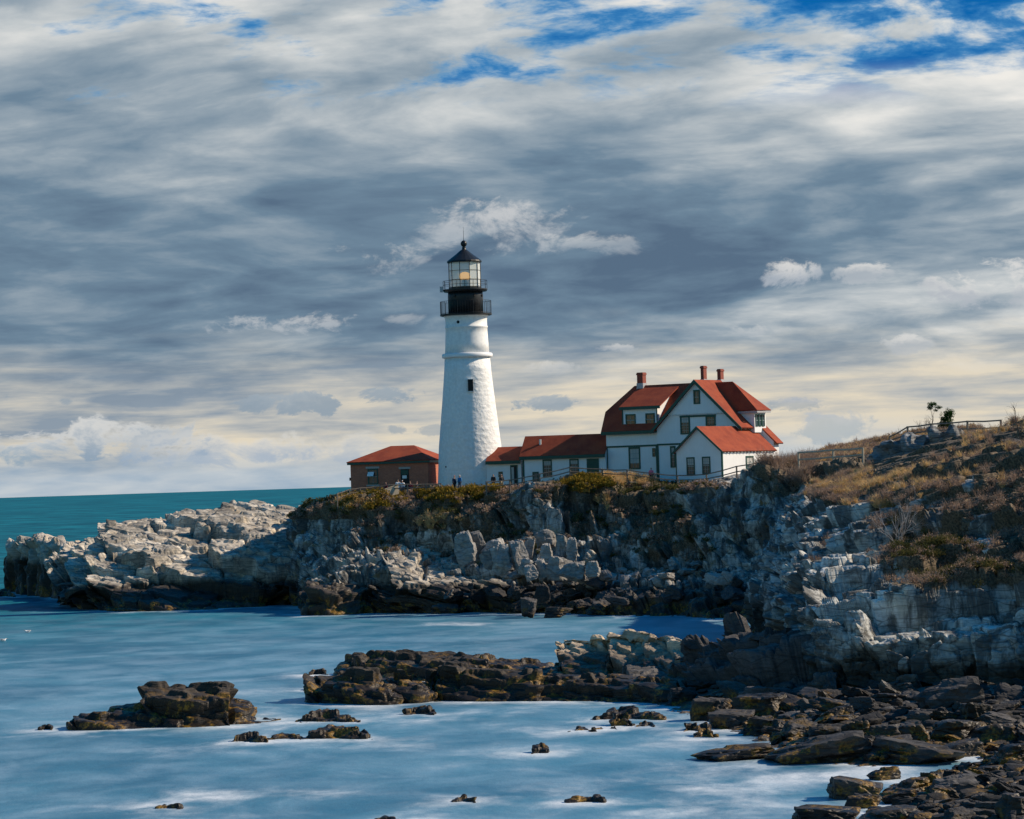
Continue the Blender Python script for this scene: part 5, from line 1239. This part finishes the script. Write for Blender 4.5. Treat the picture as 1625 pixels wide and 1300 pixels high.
BBX = [(1100, 1100, 1160, 1143, 'boulder_dark', 'dark boulder with a pale split face at the left tip of the boulder shore', 3), (1124, 1126, 1196, 1156, 'boulder_dark', 'brown wedge boulder at the water edge below the split faced one', 5), (1182, 1096, 1248, 1138, 'boulder', 'long blue grey slab tilted towards the water', 4),
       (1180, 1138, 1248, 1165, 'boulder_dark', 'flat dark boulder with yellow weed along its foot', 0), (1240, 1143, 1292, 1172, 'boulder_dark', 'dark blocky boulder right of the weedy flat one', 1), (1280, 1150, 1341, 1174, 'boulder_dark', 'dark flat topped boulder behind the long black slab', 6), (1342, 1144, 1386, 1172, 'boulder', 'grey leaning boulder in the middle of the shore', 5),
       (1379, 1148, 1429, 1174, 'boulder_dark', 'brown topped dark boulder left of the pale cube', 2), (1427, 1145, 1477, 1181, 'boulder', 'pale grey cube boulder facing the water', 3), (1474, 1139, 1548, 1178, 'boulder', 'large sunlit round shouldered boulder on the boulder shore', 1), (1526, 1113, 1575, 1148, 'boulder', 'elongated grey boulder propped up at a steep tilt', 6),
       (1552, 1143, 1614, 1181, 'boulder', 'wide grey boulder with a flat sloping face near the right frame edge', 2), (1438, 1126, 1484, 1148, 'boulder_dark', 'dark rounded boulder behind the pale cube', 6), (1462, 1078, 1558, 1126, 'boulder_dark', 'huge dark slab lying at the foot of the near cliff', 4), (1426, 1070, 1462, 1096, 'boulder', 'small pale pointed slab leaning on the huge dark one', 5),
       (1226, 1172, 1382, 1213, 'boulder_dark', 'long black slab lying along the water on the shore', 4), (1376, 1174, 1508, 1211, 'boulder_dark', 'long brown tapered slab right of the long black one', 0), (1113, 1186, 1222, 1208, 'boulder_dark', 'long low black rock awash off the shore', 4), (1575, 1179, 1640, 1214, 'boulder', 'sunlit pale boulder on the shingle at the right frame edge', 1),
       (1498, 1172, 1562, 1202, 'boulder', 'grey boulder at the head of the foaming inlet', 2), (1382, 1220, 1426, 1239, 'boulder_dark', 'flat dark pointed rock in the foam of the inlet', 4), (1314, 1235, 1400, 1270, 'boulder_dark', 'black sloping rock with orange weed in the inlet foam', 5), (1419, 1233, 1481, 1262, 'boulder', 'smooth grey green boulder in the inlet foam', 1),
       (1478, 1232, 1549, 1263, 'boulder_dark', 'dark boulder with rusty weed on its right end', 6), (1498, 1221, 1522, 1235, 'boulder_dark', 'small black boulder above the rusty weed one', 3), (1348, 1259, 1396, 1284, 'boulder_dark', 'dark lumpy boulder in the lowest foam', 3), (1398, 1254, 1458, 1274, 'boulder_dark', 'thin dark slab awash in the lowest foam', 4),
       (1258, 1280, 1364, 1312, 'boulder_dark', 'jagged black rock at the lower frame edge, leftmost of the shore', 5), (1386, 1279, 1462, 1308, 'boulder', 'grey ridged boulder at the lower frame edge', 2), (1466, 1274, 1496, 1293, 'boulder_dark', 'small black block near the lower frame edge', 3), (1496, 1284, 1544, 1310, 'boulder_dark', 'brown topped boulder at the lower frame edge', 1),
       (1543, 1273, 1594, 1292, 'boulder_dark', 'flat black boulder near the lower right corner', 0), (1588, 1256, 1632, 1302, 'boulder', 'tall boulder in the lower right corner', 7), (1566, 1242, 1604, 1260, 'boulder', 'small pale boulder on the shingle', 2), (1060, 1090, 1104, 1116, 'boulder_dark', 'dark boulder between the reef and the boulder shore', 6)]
SPOT = []
for x0, y0, x1, y1, kd, lb, pr in BBX:
    q, z = beach_point((x0+x1)/2, y1-1); d = q[1]+(x1-x0)*q[1]/FPX*.35
    set_boulder(x0, y0, x1, y1, d, z, kd, lb, 'boulders on the boulder shore', pr, rng.normal(0, .1)); SPOT.append((q[0], d, (x1-x0)*d/FPX/2))
nb = 0; tr = 0
while nb < 156 and tr < 6000:
    tr += 1
    px, py = rng.uniform(1100, 1640), rng.uniform(1060, 1300)
    if py > 1190 and px < 1480: continue
    q, z = beach_point(px, py)
    if shore_dist(q[None, :2])[0] < -.6: continue
    s_ = rng.uniform(.18, .62)*(1.2 if py < 1150 else .7)
    if any(math.hypot(q[0]-a, q[1]-b) < r_*.8+s_*.5 for a, b, r_ in SPOT): continue
    kd = 'boulder_dark' if rng.random() < .52 else 'boulder'
    boulder((q[0], q[1], z+.22*s_), s_, kd, 'angular dark rock in the jumble below the near cliff' if kd == 'boulder_dark' else 'angular grey rock in the jumble below the near cliff', 'dark rocks in the jumble below the near cliff' if kd == 'boulder_dark' else 'grey rocks in the jumble below the near cliff',
            (rng.normal(0, .3), rng.normal(.15, .3), rng.normal(0, .8)), rng.uniform(.9, 1.8), rng.uniform(.7, 1.2), rng.uniform(.55, 1.)); SPOT.append((q[0], q[1], s_)); nb += 1

# stones too many to count between them
vs_, fs_, nv = [], [], 0
smalls = [boulder_mesh(900+i, .7, M['boulder_dark'], 2) for i in range(5)]
sm_v = []
for me in smalls:
    co = np.empty(len(me.vertices)*3); me.vertices.foreach_get('co', co); fi = np.empty(len(me.polygons)*3, np.int32); me.polygons.foreach_get('vertices', fi); sm_v.append((co.reshape(-1, 3), fi.reshape(-1, 3)))
    bpy.data.meshes.remove(me)
k = 0
while k < 1500:
    px, py = rng.uniform(1110, 1640), rng.uniform(1055, 1305); q, z = beach_point(px, py)
    if shore_dist(q[None, :2])[0] < -.3: continue
    co, fi = sm_v[rng.integers(0, 5)]; s_ = rng.uniform(.05, .26)*(1. if rng.random() < .8 else 1.5)
    R_ = np.array(Matrix.Rotation(rng.uniform(0, 6.28), 3, 'Z') @ Matrix.Rotation(rng.normal(0, .5), 3, 'X'))
    vs_.append((co*s_*np.array([1.4, 1, .75]))@R_.T+q+np.array([0, 0, .3*s_])); fs_.append(fi+nv); nv += len(co); k += 1
tag(mesh_np('rubble', np.concatenate(vs_), np.concatenate(fs_), M['boulder_dark']), 'loose dark stones filling the gaps between the shore boulders', 'rubble', kind='stuff')

# ------------------------------------------------------------------ fences
def fence(name, label, posts, rails=(.95, .5), mat='wood', rp=.095, rr=.06, mids=0):
    """posts: (px, top row, bottom row, depth)"""
    pp = []
    for px, yt, yb, d in posts: a, b = P(px, yb, d), P(px, yt, d); pp.append((a, b))
    o = pp[0][0]; t = thing(name, label, 'fence', o)
    for a, b in pp:
        mb = MB(); mb.tube([a-o-np.array([0, 0, .5]), (a[0]-o[0], a[1]-o[1], b[2]-o[2])], rp, 6); mb.build('post', M[mat], t)
    for (a, b), (c, d) in zip(pp[:-1], pp[1:]):
        for q in rails:
            s_ = np.array([a[0], a[1], a[2]+(b[2]-a[2])*q])-o; e = np.array([c[0], c[1], c[2]+(d[2]-c[2])*q])-o
            mb = MB(); m_ = (s_+e)/2-np.array([0, 0, .05]); mb.tube([s_, m_, e], rr, 5); mb.build('rail', M[mat], t)
    return t
fence('fence', 'dark two rail fence stepping down at the left end of the headland', [(535.6, 783, 800, 341), (555, 776, 790, 342), (572, 774, 787, 342.5), (596, 772, 786, 343), (617, 769, 781, 343), (647, 768, 780, 343), (676, 768, 779, 343), (700, 767, 779, 343)], rp=.08)
fence('fence', 'two rail wooden fence climbing in front of the low white wing', [(772, 764, 779, 334), (809.4, 761, 777, 334), (831, 757, 773, 333.5), (856.8, 751.5, 767, 333), (905, 741, 756, 333), (956, 744, 757, 332.5)])
fence('fence', 'sagging wooden fence in front of the big gable and annex', [(956.5, 744.5, 758, 332.4), (995.5, 745, 760, 331.5), (1040, 751, 766, 330.5), (1075.5, 754, 770, 330), (1121.5, 752, 768, 328), (1169.4, 739.4, 758, 325), (1217.6, 730.5, 751, 321), (1240, 727, 748, 319)])
fence('fence', 'pale grey rail fence between the annex shrubs and the rock outcrop', [(1268, 717, 742, 309), (1323, 713, 738, 306), (1370, 710.5, 732, 304)], mat='wood_pale', rp=.12, rr=.085)
fence('fence', 'dark hilltop rail fence against the sky on the right', [(1412, 693, 706, 290), (1441, 676.5, 700, 288), (1478.8, 672, 694, 287), (1536, 667.5, 694, 286), (1589, 666, 690, 285)], rp=.11, rr=.07)
o = P(597, 781, 341.5); t = thing('boundary_wall', 'low sunlit tan wall rising to the brick building doorway', 'wall', o)
a, b = P(584, 787, 341.5)-o, P(632, 771, 343.2)-o
mb = MB(); mb.prism([a-np.array([0, 0, .6]), b-np.array([0, 0, .9]), b+np.array([0, 0, .1]), a+np.array([0, 0, .02])], (0, 0, 0), (0, .3, 0)); mb.build('wall', M['wood_pale'], t)
mb = MB(); mb.prism([a+np.array([0, -.05, .02]), b+np.array([0, -.05, .1]), b+np.array([0, -.05, .2]), a+np.array([0, -.05, .12])], (0, 0, 0), (0, .4, 0)); mb.build('coping', M['wood_pale'], t)

# ------------------------------------------------------------------ people
def skin_mesh(name, verts, edges, radii, mat, parent, sub=1):
    me = bpy.data.meshes.new(name); me.from_pydata([tuple(map(float, v)) for v in verts], edges, []); me.materials.append(mat)
    o = bpy.data.objects.new(name, me); COL.objects.link(o); o.parent = parent
    md = o.modifiers.new('skin', 'SKIN'); md.use_smooth_shade = True
    for v, r_ in zip(me.skin_vertices[0].data, radii): v.radius = (r_, r_)
    me.skin_vertices[0].data[0].use_root = True
    o.modifiers.new('sub', 'SUBSURF').levels = sub; o.modifiers['sub'].render_levels = sub
    return o
def person(px, py, d, face, top, legs, hat, label, h=1.72, sit=False, walk=.1):
    b = P(px, py, d); t = thing('person', label, 'person', b, face); k = h/1.72
    hz = .92*k; fz = .06
    def J(x, y, z): return (x*k, y*k, z*k)
    V = [J(0, 0, .95), J(0, .01, 1.15), J(0, .01, 1.36), J(0, 0, 1.46), J(0, -.01, 1.52), J(0, -.02, 1.62), J(0, -.01, 1.70),
         J(-.1, 0, .90), J(-.11, -walk*.6, .5), J(-.11, walk*.2-walk*.8, .08), J(-.11, -.16-walk*.6, .03), J(.1, 0, .90), J(.11, walk*.4, .5), J(.11, walk*1.1, .08), J(.11, -.14+walk, .03),
         J(-.19, .01, 1.38), J(-.25, .03, 1.12), J(-.22, -.10, .90), J(.19, .01, 1.38), J(.25, .03, 1.12), J(.22, -.12, .93)]
    E_ = [(0, 1), (1, 2), (2, 3), (3, 4), (4, 5), (5, 6), (0, 7), (7, 8), (8, 9), (9, 10), (0, 11), (11, 12), (12, 13), (13, 14), (2, 15), (15, 16), (16, 17), (2, 18), (18, 19), (19, 20)]
    Rr = [x*k for x in (.13, .12, .14, .06, .055, .095, .07, .085, .06, .045, .035, .085, .06, .045, .035, .055, .042, .032, .055, .042, .032)]
    skin_mesh('body', V, E_, Rr, M['skin'], t, 2)
    T_ = [J(0, 0, .90), J(0, .01, 1.13), J(0, .01, 1.37), J(-.20, .01, 1.38), J(-.26, .03, 1.12), J(-.23, -.09, .94), J(.20, .01, 1.38), J(.26, .03, 1.12), J(.23, -.11, .97), J(0, 0, 1.47)]
    skin_mesh('jacket', T_, [(0, 1), (1, 2), (2, 3), (3, 4), (4, 5), (2, 6), (6, 7), (7, 8), (2, 9)], [x*k for x in (.17, .165, .175, .08, .065, .055, .08, .065, .055, .075)], M['cloth_'+top], t)
    skin_mesh('trousers', [V[0], V[7], V[8], V[9], V[11], V[12], V[13]], [(0, 1), (1, 2), (2, 3), (0, 4), (4, 5), (5, 6)], [x*k for x in (.15, .11, .085, .065, .11, .085, .065)], M['cloth_'+legs], t)
    hp = [J(0, .005, 1.63), J(0, .0, 1.73)] if hat else [J(0, .03, 1.60), J(0, .005, 1.71)]
    skin_mesh('hat' if hat else 'hair', hp, [(0, 1)], [.112*k, .085*k] if hat else [.105*k, .085*k], M['cloth_'+(hat or 'hair')], t)
    mb = MB()
    for sx in (-1, 1): mb.tube([J(sx*.035, -.108, 1.63), J(sx*.035, -.122, 1.63)], .012, 6)
    mb.tube([J(-.025, -.112, 1.555), J(.025, -.112, 1.555)], .008, 5); mb.build('face', M['cloth_hair'], t)
    mb = MB(); mb.tube([J(0, -.105, 1.62), J(0, -.135, 1.59)], [.01, .018], 6); mb.build('nose', M['skin'], t)
    return t
person(1034, 768, 334, 2.6, 'pink', 'charcoal', None, 'person in a pink top and dark trousers walking past the house')
person(796.5, 778, 339, .4, 'charcoal', 'tan', None, 'person in a dark jacket and pale trousers by the passage window')
person(783.5, 778, 338, -.5, 'charcoal', 'navy', None, 'person in dark grey clothes at the foot of the lighthouse, near the fence end')
person(721.5, 780, 342, .9, 'navy', 'charcoal', 'red', 'person in a navy jacket and red hat, half hidden by bushes below the lighthouse')
person(730, 779, 342, -.8, 'blue', 'denim', 'pale', 'person in a bright blue jacket and white hat below the lighthouse')
person(632, 786, 346, .3, 'pale', 'pale', None, 'person in white clothes left of the brick building doorway')
person(639, 787, 346, -.3, 'pale', 'denim', 'pale', 'person in a white jacket and white hat at the brick building doorway')
person(651.5, 788, 346, .2, 'maroon', 'navy', None, 'person in a maroon jacket right of the doorway', 1.65)
person(662, 788, 346, 1.2, 'navy', 'denim', None, 'person in a navy blue jacket leaning by the brick wall', 1.65)
person(613, 788, 346, -1.0, 'maroon', 'charcoal', None, 'person in dark red clothes below the shuttered brick building window', 1.6)

# ------------------------------------------------------------------ gulls resting on the water
for (px, py, lb, fz) in ((5, 1018, 'white gull floating at the far left edge of the sea', .5), (44, 1004, 'small white gull floating farther out in the bay', -2.4)):
    b = W(px, py); t = thing('gull', lb, 'gull', b, fz, 'gulls on the water')
    skin_mesh('body', [(0, 0, .10), (.16, 0, .12), (.25, 0, .22), (.31, 0, .25), (-.18, 0, .13), (-.34, 0, .15)], [(0, 1), (1, 2), (2, 3), (0, 4), (4, 5)], [.12, .10, .05, .055, .09, .02], M['white'], t)
    mb = MB(); mb.tube([(.35, 0, .25), (.43, 0, .235)], [.018, .006], 5); mb.build('beak', M['lamp_off'], t)
    for sy in (-1, 1): mb = MB(); mb.tube([(.1, sy*.10, .16), (-.12, sy*.13, .19), (-.38, sy*.05, .19)], [.05, .06, .01], 6); mb.build('wing', M['lead'], t)
build_sea()
